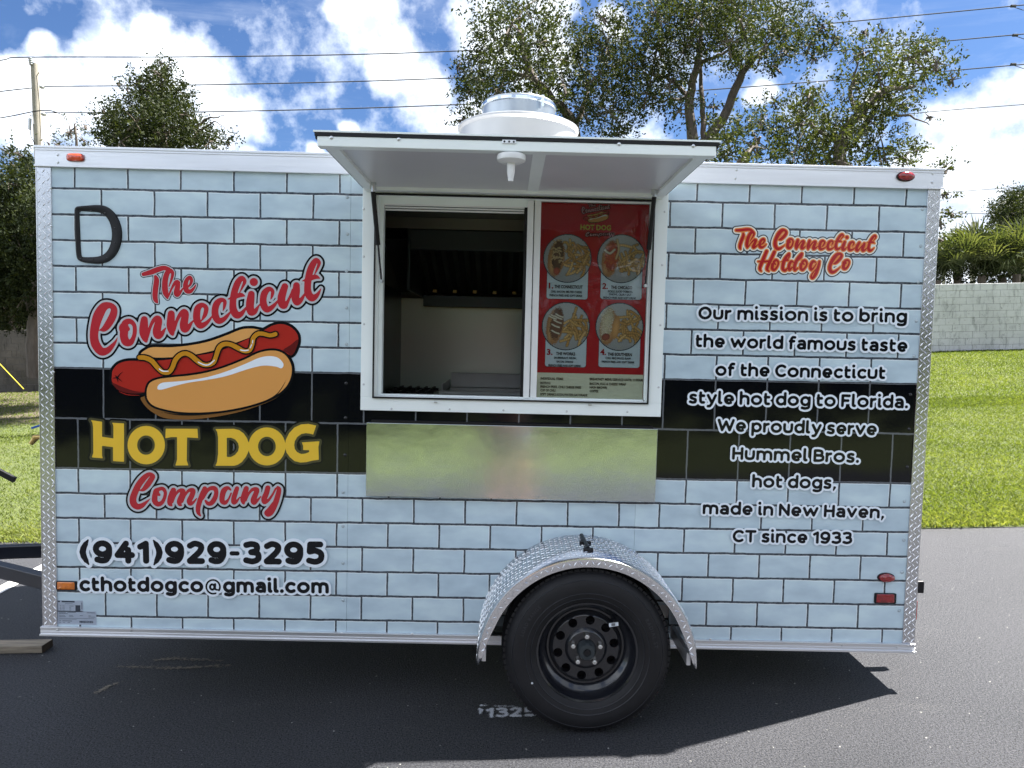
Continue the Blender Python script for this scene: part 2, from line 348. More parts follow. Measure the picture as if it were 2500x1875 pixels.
def catmull(pts, n=8, closed=False):
    P = np.array(pts, float); L = len(P); out = []
    rngi = range(L if closed else L-1)
    for i in rngi:
        p0 = P[(i-1) % L] if closed or i > 0 else 2*P[0]-P[1]; p1 = P[i]; p2 = P[(i+1) % L]; p3 = P[(i+2) % L] if closed or i+2 < L else 2*P[-1]-P[-2]
        for k in range(n):
            t = k/n; out.append(.5*((2*p1)+(-p0+p2)*t+(2*p0-5*p1+4*p2-p3)*t*t+(-p0+3*p1-3*p2+p3)*t**3))
    if not closed: out.append(P[-1])
    return np.array(out)

# ------------------------------------------------------------------ flat-print shapes: signed distance field cut at its level lines
class Field:
    def __init__(s, pad, res): s.seg = []; s.poly = []; s.pad = pad; s.res = res
    def stroke(s, pts):            # pts: (x, z, radius)
        for a, b in zip(pts[:-1], pts[1:]): s.seg.append((*a, *b))
    def edges(s, E): s.poly.append(E)      # list of (x0,z0,x1,z1) closed outlines, even-odd
    def solve(s):
        A = []
        for q in s.seg: A += [(q[0]-q[2], q[1]-q[2]), (q[0]+q[2], q[1]+q[2]), (q[3]-q[5], q[4]-q[5]), (q[3]+q[5], q[4]+q[5])]
        for E in s.poly: A += [(e[0], e[1]) for e in E]
        A = np.array(A); lo = A.min(0)-s.pad-2*s.res; hi = A.max(0)+s.pad+2*s.res; s.lo = lo
        nx, nz = int((hi[0]-lo[0])/s.res)+2, int((hi[1]-lo[1])/s.res)+2
        X = lo[0]+np.arange(nx)*s.res; Z = lo[1]+np.arange(nz)*s.res
        Dm = np.full((nz, nx), 1e3)
        def upd(T, x0, z0, r0, x1, z1, r1, R):
            i0 = max(0, int((min(x0, x1)-R-lo[0])/s.res)); i1 = min(nx, int((max(x0, x1)+R-lo[0])/s.res)+2)
            j0 = max(0, int((min(z0, z1)-R-lo[1])/s.res)); j1 = min(nz, int((max(z0, z1)+R-lo[1])/s.res)+2)
            gx = X[None, i0:i1]; gz = Z[j0:j1, None]; dx, dz = x1-x0, z1-z0; L2 = dx*dx+dz*dz+1e-14
            t = np.clip(((gx-x0)*dx+(gz-z0)*dz)/L2, 0, 1)
            d = np.hypot(gx-x0-t*dx, gz-z0-t*dz)-(r0+t*(r1-r0))
            T[j0:j1, i0:i1] = np.minimum(T[j0:j1, i0:i1], d)
        for q in s.seg: upd(Dm, *q, max(q[2], q[5])+s.pad+s.res*2)
        for E in s.poly:
            T = np.full((nz, nx), 1e3); par = np.zeros((nz, nx+1), int)
            for x0, z0, x1, z1 in E:
                upd(T, x0, z0, 0, x1, z1, 0, s.pad+s.res*2)
                if z0 == z1: continue
                a, b = (z0, z1) if z0 < z1 else (z1, z0)
                j0 = int(math.ceil((a-lo[1])/s.res)); j1 = int(math.ceil((b-lo[1])/s.res))
                for j in range(max(j0, 0), min(j1, nz)):
                    xc = x0+(Z[j]-z0)/(z1-z0)*(x1-x0); i = min(nx, max(0, int(math.ceil((xc-lo[0])/s.res)))); par[j, i] += 1
            ins = (np.cumsum(par, 1)[:, :nx] % 2) == 1
            T = np.where(ins, -T, T); Dm = np.minimum(Dm, T)
        s.D = Dm; return s
    def mesh(s, name, iso, Y, m, parent):
        V = np.clip(s.D-iso, -1, 1); V = np.where(V == 0, 1e-9, V); nz, nx = V.shape; inside = V < 0
        vid = {}; vs = []; fs = []; lo, r = s.lo, s.res
        def node(j, i):
            k = (j, i); 
            if k not in vid: vid[k] = len(vs); vs.append((lo[0]+i*r, Y, lo[1]+j*r))
            return vid[k]
        def cut(j0, i0, j1, i1):
            k = (j0, i0, j1, i1) if (j0, i0) < (j1, i1) else (j1, i1, j0, i0)
            if k not in vid:
                a, b = V[k[0], k[1]], V[k[2], k[3]]
                t = a/(a-b) if abs(a) < .9 and abs(b) < .9 else .5
                vid[k] = len(vs); vs.append((lo[0]+(k[1]+(k[3]-k[1])*t)*r, Y, lo[1]+(k[0]+(k[2]-k[0])*t)*r))
            return vid[k]
        cnt = inside[:-1, :-1].astype(int)+inside[1:, :-1]+inside[:-1, 1:]+inside[1:, 1:]
        full = cnt == 4
        for j in range(nz-1):
            row = full[j].astype(np.int8)
            if row.any():
                d = np.diff(np.concatenate([[0], row, [0]])); st = np.where(d == 1)[0]; en = np.where(d == -1)[0]
                for a, b in zip(st, en): fs.append((node(j, a), node(j, b), node(j+1, b), node(j+1, a)))
        for j, i in zip(*np.where((cnt > 0) & (cnt < 4))):
            c = [(j, i), (j, i+1), (j+1, i+1), (j+1, i)]; poly = []
            for k in range(4):
                a, b = c[k], c[(k+1) % 4]
                if inside[a]: poly.append(node(*a))
                if inside[a] != inside[b]: poly.append(cut(*a, *b))
            if len(poly) >= 3: fs.append(tuple(poly))
        me = bpy.data.meshes.new(name); me.from_pydata(vs, [], fs); me.update()
        return new_obj(name, me, parent, m)
_tc = {}
def font_edges(body, spacing=1.0):
    """outline edges of a line of text in the built-in font"""
    c = bpy.data.curves.new('t', 'FONT'); c.body = body; c.space_character = spacing; c.resolution_u = 3
    o = bpy.data.objects.new('t', c); COL.objects.link(o); dg = bpy.context.evaluated_depsgraph_get(); me = o.evaluated_get(dg).to_mesh()
    cnt = {}; V = [v.co.copy() for v in me.vertices]
    key = [(round(v.x, 5), round(v.y, 5)) for v in V]
    for p in me.polygons:
        n = len(p.vertices)
        for k in range(n):
            e = (key[p.vertices[k]], key[p.vertices[(k+1) % n]]); 
            if e[0] == e[1]: continue
            kk = e if e[0] < e[1] else (e[1], e[0]); cnt[kk] = cnt.get(kk, 0)+1
    E = np.array([(*a, *b) for (a, b), q in cnt.items() if q == 1])
    o.evaluated_get(dg).to_mesh_clear(); bpy.data.objects.remove(o); bpy.data.curves.remove(c)
    return E
HCAP = .729
def text_shape(body, pL, pR, cap, off, spacing=1.06):
    """edges placed so that the inked text runs from pL to pR (local x,z on its baseline) with cap height cap"""
    E = font_edges(body, spacing); x0 = E[:, [0, 2]].min(); x1 = E[:, [0, 2]].max()
    pL, pR = np.array(pL), np.array(pR); L = np.linalg.norm(pR-pL); d = (pR-pL)/L; nrm = np.array([-d[1], d[0]])
    sx = (L-2*off)/(x1-x0); sy = (cap-2*off)/HCAP
    def T(x, y): return pL+d*(off+(x-x0)*sx)+nrm*(off+y*sy)
    return [(*T(a, b), *T(c, e)) for a, b, c, e in E]

# ------------------------------------------------------------------ trailer frame
TH = .0429
trailer = bpy.data.objects.new('food_trailer', None); COL.objects.link(trailer)
trailer.location = (2.3483, 0, 0); trailer.rotation_euler = (0, TH, 0)
tag(trailer, 'white enclosed food trailer wrapped in pale brick print with hot dog lettering', 'food trailer')
TM = Matrix.Translation((2.3483, 0, 0)) @ Matrix.Rotation(TH, 4, 'Y')
def in_trailer(name, base, label, cat, group=None):
    o = bpy.data.objects.new(name, None); COL.objects.link(o); o.matrix_world = TM @ Matrix.Translation(base)
    return tag(o, label, cat, group)
def L(px, py, Y=0.):
    v = at(px, py, Y)-np.array([2.3483, 0, 0]); return (v[0]*cos(TH)-v[2]*sin(TH), v[0]*sin(TH)+v[2]*cos(TH))
z1 = lambda x, y: (x/2.37, 300+y/2.37); z2 = lambda x, y: (x/2.37, 900+y/2.37); za = lambda x, y: (1600+x/2.37, 380+y/2.37); zb = lambda x, y: (1600+x/2.37, 900+y/2.37)
zw = lambda x, y: (850+x/2.765, 450+y/2.765); zf = lambda x, y: (1100+x/2.766, 1250+y/2.766); zt = lambda x, y: (700+x/2.011, 200+y/2.011)
zc1 = lambda x, y: (200+x/5.925, 600+y/5.925); zc2 = lambda x, y: (500+x/5.925, 600+y/5.925); zh = lambda x, y: (260+x/4.424, 780+y/4.424)
z4 = lambda x, y: (200+x/6.144, 1010+y/6.144); z5 = lambda x, y: (480+x/6.144, 1010+y/6.144); z6 = lambda x, y: (1770+x/5.53, 530+y/5.53)
XL, XR, ZB, ZT = -2.3625, 1.4975, .2335, 2.342
PXM = 1/567.      # metres per photograph pixel on the side

# side panels
OX0, OX1, OZ0, OZ1 = -.920, .266, 1.316, 2.186
def panel(x0, x1, y0, y1, z0, z1, holes):
    b = MB(); xs = sorted({x0, x1} | {v for h in holes for v in h[:2] if x0 < v < x1}); zs = sorted({z0, z1} | {v for h in holes for v in h[2:] if z0 < v < z1})
    for a, c in zip(xs[:-1], xs[1:]):
        for e, f in zip(zs[:-1], zs[1:]):
            mx, mz = (a+c)/2, (e+f)/2
            if any(h[0] < mx < h[1] and h[2] < mz < h[3] for h in holes): continue
            b.box(a, c, y0, y1, e, f)
    return b
hole = [(OX0, OX1, OZ0, OZ1)]
whl = [(-.40, .40, .2, .42), (-.30, .30, .2, .58)]
for a, c in ((-2.31, -1.0300), (-1.0290, .2326), (.2336, 1.446)):
    panel(a, c, 0, .02, .262, 2.28, hole+whl).build('side_panel', 'wrap', trailer)
# shell
b = MB(); b.box(XL+.004, XL+.04, .004, 2.12, .25, 2.33); b.build('front_wall', 'wall_wrap_side', trailer)
b = MB(); b.box(XR-.04, XR-.004, .004, 2.12, .25, 2.33); b.build('rear_wall', 'wall_wrap_side', trailer)
b = MB(); b.box(XL+.04, XR-.04, 2.08, 2.12, .25, 2.33); b.build('far_wall', 'wall_wrap_side', trailer)
b = MB(); b.box(XL+.04, XR-.04, .02, 2.08, .30, .345); b.build('trailer_floor', 'dark_steel', trailer)
b = MB(); b.box(XL+.002, XR-.002, .002, 2.122, 2.33, 2.350); b.build('roof', 'alu', trailer)
b = MB(); b.box(XL+.042, -1.25, .03, .05, .35, 2.3); b.box(.30, XR-.042, .03, .05, .35, 2.3); b.box(-1.25, .3, .03, .05, .35, 1.2); b.build('inner_wall', 'white_plastic', trailer)
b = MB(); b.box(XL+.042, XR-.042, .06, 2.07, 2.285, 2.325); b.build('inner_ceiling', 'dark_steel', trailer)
b = MB()
for x in (-2.2, -1.2, -.2, .8, 1.4): b.box(x-.03, x+.03, .05, 2.05, .235, .262)
b.box(XL+.3, XR-.5, .40, .45, .19, .24); b.box(XL+.3, XR-.5, 1.65, 1.7, .19, .24); b.build('chassis', 'black_paint', trailer)
b = MB(); b.tube([(0, -.1, .32), (0, 2.2, .32)], .035, 12); b.box(-.05, .05, .0, .04, .26, .38); b.build('axle', 'black_paint', trailer)
# wheel well, dark box behind the wheel
b = MB(); b.box(-.43, .43, .03, .34, .62, .64); b.box(-.43, -.41, .021, .34, .25, .62); b.box(.41, .43, .021, .34, .25, .62); b.box(-.41, .41, .33, .345, .25, .62); b.build('wheel_well', 'liner', trailer)

# cap rail, corner trims, bottom rail
b = MB(); b.box(XL, XR+.004, -.014, .05, 2.268, 2.342); b.box(XL-.002, XR+.006, -.018, .012, 2.340, 2.350); b.box(XL-.001, XR+.005, -.019, 0, 2.262, 2.2695); b.box(XL, XR+.004, -.0165, 0, 2.330, 2.3335)
b.build('cap_rail', 'alu', trailer, bevel=.0012)
b = MB(); b.box(XL-.008, XR, -.012, .03, ZB, .268); b.box(XL-.008, XR, -.020, .03, ZB-.003, ZB+.006); b.box(XL-.008, XR, -.015, .01, .2625, .2695); b.box(XL-.008, XR, -.0145, .0, .249, .2515)
b.build('bottom_rail', 'alu', trailer, bevel=.001)
def lozenge(b, c, u, v, n, l=.013, wd=.0027, h=.0016):
    c, u, v, n = map(Vector, (c, u, v, n)); P = [c-u*l, c-v*wd, c+u*l, c+v*wd, c+n*h-u*l*.45, c+n*h+u*l*.45]
    b.add(P, [(0, 1, 4), (1, 2, 5), (1, 5, 4), (2, 3, 5), (3, 0, 4), (3, 4, 5)])
def tread_strip(name, x0, x1, z0, z1, parent, y):
    b = MB(); k = 0; z = z0+.012
    while z < z1-.01:
        cols = [x0+.011, (x0+x1)/2, x1-.011]
        for i, x in enumerate(cols):
            a = radians(50 if (k+i) % 2 == 0 else -50)
            zz = z+(.0 if i % 2 == 0 else .011)
            if zz < z1-.008: lozenge(b, (x, y, zz), (cos(a), 0, sin(a)), (-sin(a), 0, cos(a)), (0, -1, 0), .0125)
        z += .0235; k += 1
    o = b.build(name, 'tread', parent); o['kind'] = 'stuff'; return o
for (x0, x1, nm) in ((XL, -2.3000, 0), (1.4420, XR, 1)):
    b = MB(); b.box(x0, x1, -.006, .05, .270, 2.262)
    if nm == 0: b.box(x0-.003, x0+.004, -.006, .05, .27, 2.262)
    ct = b.build('corner_trim', 'alu_diamond', trailer, bevel=.0015)
    tread_strip('tread_pattern', x0, x1, .272, 2.26, ct, -.0062)
# screws
scr = bpy.data.meshes.new('screw'); bm = bmesh.new(); bmesh.ops.create_uvsphere(bm, u_segments=10, v_segments=6, radius=1); bmesh.ops.delete(bm, geom=[v for v in bm.verts if v.co.y > .05], context='VERTS')
for v in bm.verts: v.co.y *= .5
bm.to_mesh(scr); bm.free(); scr.polygons.foreach_set('use_smooth', [True]*len(scr.polygons))
def screw(px, py, r=.005, m='screw', Y=0., name='screw', parent=None):
    me = scr.copy() if False else screw_mesh(m); o = new_obj(name, me, parent or trailer); x, z = L(px, py, Y); o.location = (x, Y, z); o.scale = (r, r, r); return o
_sm = {}
def screw_mesh(m):
    if m not in _sm: c = scr.copy(); c.materials.append(M[m]); _sm[m] = c
    return _sm[m]
for x, y in ((333, 1512), (760, 1515), (1186, 1517), (1580, 1522), (1980, 1532)): screw(*z2(x, y), .006, Y=-.012)
screw(700+(1713-0)/1.7015-700, 1500+82/1.7015, .006, Y=-.012)
for x, y in ((318, 1567), (697, 1583), (1080, 1600), (1398, 1613)): screw(*zb(x, y), .006, Y=-.012)
for x, y in ((334, 184), (334, 229)): screw(*z1(x, y), .006, Y=-.014)
for x, y in ((470, 82), (463, 131), (1605, 103), (1602, 154)): screw(*za(x, y), .006, Y=-.014)
for y in (377, 598, 812, 1030, 1235, 1440, 1640): screw(*z1(293+(y-377)*.012, y), .005, Y=-.006)
for y in (20, 455, 665, 872, 1088, 1288): screw(*z2(310, y), .005, Y=-.006)
for x, y in ((2010, 430), (2010, 643), (2005, 858), (2005, 1070), (2005, 1280)): screw(*z1(x, y), .0075, 'rivet', name='rivet')
for x, y, d in ((2003, 85, 1), (2000, 285, 1), (1997, 500, 1), (1985, 715, 0), (1985, 912, 0), (1985, 1125, 0), (1985, 1340, 0)): screw(*z2(x, y), .0075, 'rivet_black' if d else 'rivet', name='rivet')
for x, y in ((1545, 310), (1535, 523), (1520, 730), (1510, 957), (1497, 1160)): screw(*za(x, y), .0075, 'rivet', name='rivet')
for x, y, d in ((1475, 150, 1), (1467, 350, 1), (1457, 570, 1), (1440, 768, 0), (1437, 992, 0), (1427, 1178, 0), (1410, 1400, 0)): screw(*zb(x, y), .0075, 'rivet_black' if d else 'rivet', name='rivet')

# marker lights and reflectors
def marker(px0, px1, py0, py1, m, name, round_=True, base='black_rubber', h=.016, Y=0.):
    x0, za_ = L(px0, py1, Y); x1, zb_ = L(px1, py0, Y); cx, cz, rx, rz = (x0+x1)/2, (za_+zb_)/2, (x1-x0)/2, (zb_-za_)/2
    lamp = MB(); n = 32; e = .55 if round_ == 'pill' else 1.
    def ring(f, y):
        P = []
        for k in range(n):
            a = 2*pi*k/n; c_, s_ = cos(a), sin(a)
            if round_ == 'pill': c_ = math.copysign(abs(c_)**.55, c_); s_ = math.copysign(abs(s_)**.55, s_)
            elif not round_: c_ = math.copysign(abs(c_)**.16, c_); s_ = math.copysign(abs(s_)**.16, s_)
            P.append((cx+rx*f*c_, y, cz+rz*f*s_))
        return P
    def stack(lv):
        b = MB(); V = [p for f, y in lv for p in ring(f, y)]; Fs = [(i*n+k, i*n+(k+1) % n, (i+1)*n+(k+1) % n, (i+1)*n+k) for i in range(len(lv)-1) for k in range(n)]
        Fs.append(tuple((len(lv)-1)*n+k for k in range(n))); return b.add(V, Fs)
    hb = stack([(1.0, Y+.001), (1.0, Y-.005), (.93, Y-.006)]).build(name, base, trailer, smooth=True)
    stack([(.88, Y-.005), (.86, Y-h*.7), (.6, Y-h), (.3, Y-h*1.1)]).build('lens', m, hb, smooth=True)
    return hb
marker(388/2.37, 489/2.37, 300+179/2.37, 300+224/2.37, 'red_light', 'marker_light', 'pill', 'red', Y=-.014)
marker(1600+1392/2.37, 1600+1500/2.37, 380+94/2.37, 380+149/2.37, 'red', 'marker_light', True, 'black_rubber', .02, Y=-.014)
marker(1600+1281/2.37, 1600+1385/2.37, 900+1181/2.37, 900+1234/2.37, 'red', 'marker_light', True, 'black_rubber', .022)
marker(1600+1263/2.37, 1600+1392/2.37, 900+1299/2.37, 900+1356/2.37, 'red', 'reflector', False, 'black_rubber', .008)
marker(324/2.37, 447/2.37, 900+1229/2.37, 900+1279/2.37, 'amber', 'reflector', False, 'black_rubber', .008)

# D shaped window trim
ptsD = [(452, 500), (470, 497), (520, 496), (570, 497), (610, 508), (645, 540), (668, 585), (678, 640), (672, 695), (652, 745), (620, 778), (580, 793), (530, 795), (480, 790), (462, 775), (456, 720), (453, 640), (450, 560), (449, 520)]
loopD = [L(*z1(x, y)) for x, y in catmull(ptsD, 5, True)]
b = MB(); n = len(loopD); prof = [(-.0125, .0), (-.011, -.008), (-.004, -.010), (.004, -.007), (.011, -.006), (.0125, 0)]
for i, (x, z) in enumerate(loopD):
    a, c = loopD[i-1], loopD[(i+1) % n]; t = Vector((c[0]-a[0], c[1]-a[1])).normalized(); nn = Vector((t.y, -t.x))
    for o_, y in prof: o_ = o_*(.78+.55*(x-min(p[0] for p in loopD))/.095); b.v.append((x+nn.x*o_, y, z+nn.y*o_))
k = len(prof)
for i in range(n):
    for j in range(k-1): b.f.append((i*k+j, ((i+1) % n)*k+j, ((i+1) % n)*k+j+1, i*k+j+1))
dt = b.build('window_trim', 'black_rubber', trailer, smooth=True)
for x, y in ((464, 513), (527, 509), (608, 522), (665, 607), (667, 694), (620, 780), (537, 791), (470, 785)): screw(*z1(x, y), .0035, 'rivet_black', Y=-.009, parent=dt)
b = MB(); zc_ = [L(*z1(x, y)) for x, y in catmull(ptsD, 3, True)]; cxm = sum(p[0] for p in zc_)/len(zc_); czm = sum(p[1] for p in zc_)/len(zc_)
b.add([(cxm+(x-cxm)*.95, -.0012, czm+(z-czm)*.96) for x, z in zc_], [tuple(range(len(zc_)))]); b.build('window_pane', 'wrap', dt)

# ------------------------------------------------------------------ vinyl lettering
YB = -.0008
def P2(f, pts, close_w=None):
    c = catmull(pts, 6)
    out = []
    for x, y, wd in c: lx, lz = L(*f(x, y)); out.append((lx, lz, max(wd, 2)))
    return out
SCR = {}
SCR['the'] = (zc1, 5.925, [
 [(893, 412, 55), (1000, 383, 72), (1100, 345, 75), (1190, 322, 66), (1255, 340, 62)],
 [(1068, 448, 46), (1083, 500, 74), (1068, 620, 78), (1060, 730, 75), (1072, 790, 62), (1096, 824, 22)],
 [(1285, 360, 60), (1240, 390, 74), (1210, 480, 80), (1202, 580, 84), (1212, 680, 82), (1240, 755, 34)],
 [(1285, 360, 60), (1315, 395, 48), (1300, 480, 36), (1262, 590, 14)],
 [(1255, 730, 26), (1300, 620, 30), (1355, 530, 48), (1395, 530, 56), (1385, 600, 74), (1372, 680, 84), (1385, 705, 70), (1425, 675, 38), (1460, 620, 22)],
 [(1525, 610, 18), (1570, 560, 36), (1588, 500, 46), (1562, 458, 52), (1518, 500, 60), (1500, 580, 72), (1520, 650, 74), (1570, 660, 56), (1620, 615, 34), (1652, 562, 12)]])
SCR['conn_c'] = (zc1, 5.925, [
 [(258, 1222, 12), (330, 1200, 82), (400, 1110, 108), (455, 1000, 108), (465, 910, 92), (405, 862, 84), (318, 885, 120), (245, 1000, 145), (198, 1150, 132), (178, 1300, 122), (203, 1430, 130), (282, 1528, 120), (370, 1515, 92), (440, 1450, 62), (490, 1385, 32), (518, 1328, 8)]])
SCR['conn_o'] = (zc1, 5.925, [
 [(668, 1205, 60), (620, 1130, 90), (690, 1092, 76), (755, 1140, 62), (768, 1230, 60), (752, 1320, 62), (705, 1400, 84), (640, 1390, 118), (610, 1310, 118), (612, 1240, 120), (600, 1185, 120), (625, 1140, 90)]])
SCR['conn'] = (zc1, 5.925, [
 [(905, 1068, 100), (900, 1150, 122), (895, 1250, 124), (915, 1335, 92), (930, 1380, 44)],
 [(948, 1320, 44), (990, 1180, 44), (1035, 1085, 56), (1090, 1048, 80), (1118, 1080, 92), (1100, 1160, 110), (1085, 1240, 118), (1102, 1295, 112), (1150, 1280, 76), (1190, 1225, 40), (1215, 1190, 18)],
 [(1295, 985, 100), (1290, 1060, 112), (1285, 1160, 116), (1302, 1245, 84), (1315, 1285, 38)],
 [(1335, 1220, 44), (1372, 1095, 46), (1420, 1000, 58), (1475, 955, 82), (1503, 985, 92), (1488, 1065, 110), (1475, 1150, 116), (1490, 1205, 106), (1538, 1182, 74), (1580, 1125, 42), (1612, 1085, 20)],
 [(1732, 1085, 18), (1782, 1000, 60), (1800, 900, 66), (1742, 856, 66), (1682, 900, 94), (1662, 990, 104), (1670, 1090, 104), (1715, 1155, 92), (1785, 1130, 66), (1840, 1080, 44), (1885, 1020, 20)]])
SCR['ecticut'] = (zc2, 5.925, [
 [(266, 940, 12), (284, 880, 42), (290, 805, 56), (235, 784, 66), (175, 840, 96), (150, 930, 98), (158, 1020, 104), (200, 1086, 92), (270, 1066, 70), (330, 1010, 48), (372, 955, 20)],
 [(500, 690, 10), (545, 600, 34), (580, 515, 52), (540, 468, 66), (488, 520, 90), (445, 620, 96), (418, 730, 96), (408, 840, 98), (416, 930, 110), (462, 1000, 108), (520, 990, 76), (568, 940, 48), (600, 890, 20)],
 [(338, 772, 14), (420, 745, 56), (520, 712, 66), (582, 728, 14)],
 [(710, 525, 118), (711, 525, 118)],
 [(675, 700, 96), (662, 790, 114), (655, 880, 116), (672, 960, 104), (725, 950, 74), (765, 895, 38), (795, 850, 18)],
 [(955, 778, 12), (975, 720, 42), (982, 655, 54), (932, 624, 66), (870, 680, 96), (846, 770, 98), (855, 860, 104), (898, 922, 90), (962, 898, 70), (1020, 845, 46), (1060, 790, 20)],
 [(1160, 590, 96), (1132, 670, 108), (1110, 760, 114), (1120, 850, 106), (1160, 868, 78), (1205, 800, 46), (1250, 700, 34), (1275, 640, 40)],
 [(1328, 575, 96), (1322, 665, 112), (1312, 755, 114), (1335, 820, 92), (1388, 790, 66), (1430, 725, 38), (1452, 685, 18)],
 [(1582, 430, 10), (1625, 340, 34), (1655, 250, 52), (1612, 212, 72), (1560, 280, 94), (1520, 380, 98), (1496, 500, 100), (1488, 600, 98), (1498, 690, 110), (1550, 755, 104), (1615, 725, 66), (1655, 670, 36), (1682, 618, 8)],
 [(1414, 510, 14), (1500, 485, 58), (1600, 450, 66), (1666, 472, 14)]])
SCR['comp_a'] = (z4, 6.144, [
 [(862, 1150, 8), (925, 1135, 56), (985, 1070, 84), (1040, 990, 82), (1068, 935, 72), (1015, 905, 62), (940, 960, 88), (860, 1060, 96), (805, 1170, 98), (772, 1270, 102), (785, 1350, 104), (840, 1392, 92), (905, 1375, 74), (970, 1325, 42), (1035, 1268, 6)],
 [(1165, 1215, 40), (1115, 1165, 80), (1165, 1128, 58), (1222, 1125, 58), (1256, 1180, 52), (1242, 1265, 52), (1205, 1330, 62), (1145, 1355, 76), (1100, 1310, 86), (1098, 1240, 84), (1110, 1180, 80)],
 [(1378, 1145, 80), (1350, 1210, 86), (1325, 1290, 82), (1325, 1345, 72), (1350, 1375, 30)],
 [(1362, 1325, 34), (1405, 1220, 36), (1460, 1155, 50), (1520, 1155, 72), (1505, 1220, 80), (1468, 1305, 78), (1472, 1355, 60), (1495, 1372, 26)],
 [(1510, 1320, 34), (1555, 1215, 36), (1610, 1150, 50), (1672, 1150, 72), (1652, 1230, 80), (1615, 1305, 78), (1630, 1348, 64), (1675, 1328, 42), (1725, 1270, 18)]])
SCR['comp_b'] = (z5, 6.144, [
 [(128, 1122, 74), (92, 1205, 80), (55, 1300, 78), (28, 1400, 74), (30, 1480, 60), (62, 1528, 24)],
 [(105, 1280, 22), (150, 1180, 42), (205, 1120, 60), (275, 1120, 74), (300, 1175, 66), (280, 1260, 74), (230, 1335, 74), (175, 1345, 60), (140, 1305, 36)],
 [(515, 1140, 28), (470, 1110, 56), (415, 1150, 84), (390, 1230, 84), (388, 1305, 80), (430, 1332, 66), (480, 1285, 34), (522, 1190, 26)],
 [(610, 1118, 68), (582, 1200, 76), (558, 1285, 76), (565, 1328, 72), (605, 1310, 44), (652, 1250, 18)],
 [(750, 1120, 78), (725, 1195, 86), (700, 1285, 82), (708, 1340, 44)],
 [(740, 1300, 34), (785, 1200, 36), (845, 1135, 52), (908, 1138, 72), (885, 1215, 80), (852, 1295, 80), (868, 1335, 64), (920, 1292, 40), (966, 1240, 18)],
 [(1072, 1110, 78), (1050, 1190, 82), (1015, 1280, 84), (1025, 1325, 66), (1080, 1295, 44), (1140, 1215, 34), (1190, 1120, 30)],
 [(1222, 1105, 50), (1240, 1140, 70), (1215, 1250, 84), (1170, 1380, 86), (1120, 1475, 84), (1072, 1508, 74), (1045, 1478, 54), (1085, 1420, 34), (1150, 1330, 26)]])
SCR['hotdog6'] = (z6, 5.53, [
 [(560, 462, 44), (510, 580, 50), (468, 690, 42), (487, 732, 16)], [(665, 472, 44), (610, 590, 50), (565, 695, 44), (590, 732, 16)], [(445, 600, 16), (530, 602, 30), (610, 592, 24)],
 [(680, 640, 20), (655, 610, 36), (690, 580, 34), (718, 615, 28), (702, 670, 28), (665, 712, 36), (636, 695, 44), (640, 640, 48)],
 [(820, 590, 8), (862, 540, 22), (862, 495, 32), (810, 560, 46), (782, 640, 48), (778, 700, 44), (808, 722, 36), (840, 690, 16)], [(760, 602, 10), (850, 582, 24)],
 [(925, 612, 16), (890, 600, 36), (862, 655, 44), (868, 712, 38), (905, 680, 18)], [(985, 590, 8), (1030, 540, 22), (1035, 492, 32), (980, 560, 46), (938, 650, 48), (940, 718, 34), (980, 690, 16)],
 [(1065, 640, 20), (1040, 610, 36), (1075, 585, 34), (1102, 620, 28), (1086, 672, 28), (1048, 712, 36), (1020, 690, 42), (1024, 640, 46)],
 [(1225, 612, 16), (1185, 600, 38), (1152, 655, 46), (1158, 708, 40), (1190, 690, 24), (1232, 630, 14)], [(1272, 602, 34), (1260, 660, 42), (1225, 760, 48), (1182, 822, 38), (1160, 800, 26), (1190, 745, 16), (1245, 680, 12)]])
def put_script(keys, isos, res, mats, names, xf=None, wscale=1., parent=None, y0=YB, plane=None):
    f = Field(max(isos)+.004, res)
    for kk in keys:
        fn, sc, strokes = SCR[kk]
        for st in strokes:
            out = []
            for x, y, wd in catmull(st, 6):
                p = fn(x, y)
                if xf is not None: p = xf(p)
                lx, lz = plane(p) if plane else L(*p); out.append((lx, lz, max(wd, 2)/sc*PXM/2*wscale))
            f.stroke(out)
    f.solve(); top = None
    for i, (iso, mm, nm) in enumerate(zip(isos, mats, names)):
        o = f.mesh(nm, iso, y0-.0005*i, mm, parent or trailer if top is None else top)
        if top is None: top = o
    return top
u = PXM/5.925
put_script(['the'], [23*u, 13*u, 0], .0022, ['v_black', 'v_grey', 'v_red'], ['script_word', 'grey_outline', 'red_lettering'])
put_script(['conn_c', 'conn_o', 'conn', 'ecticut'], [57*u, 29*u, 0], .0026, ['v_black', 'v_grey', 'v_red'], ['script_word', 'grey_outline', 'red_lettering'])
u = PXM/6.144
put_script(['comp_a', 'comp_b'], [58*u, 30*u, 0], .0026, ['v_black', 'v_grey', 'v_red'], ['script_word', 'grey_outline', 'red_lettering'], y0=YB-.0016)
def affine(src, dst):
    A = np.array([[*p, 1] for p in src]); B = np.array(dst); X = np.linalg.solve(A, B)
    f = lambda p: tuple(np.array([p[0], p[1], 1])@X); f.s = sqrt(abs(np.linalg.det(X[:2, :]))); return f
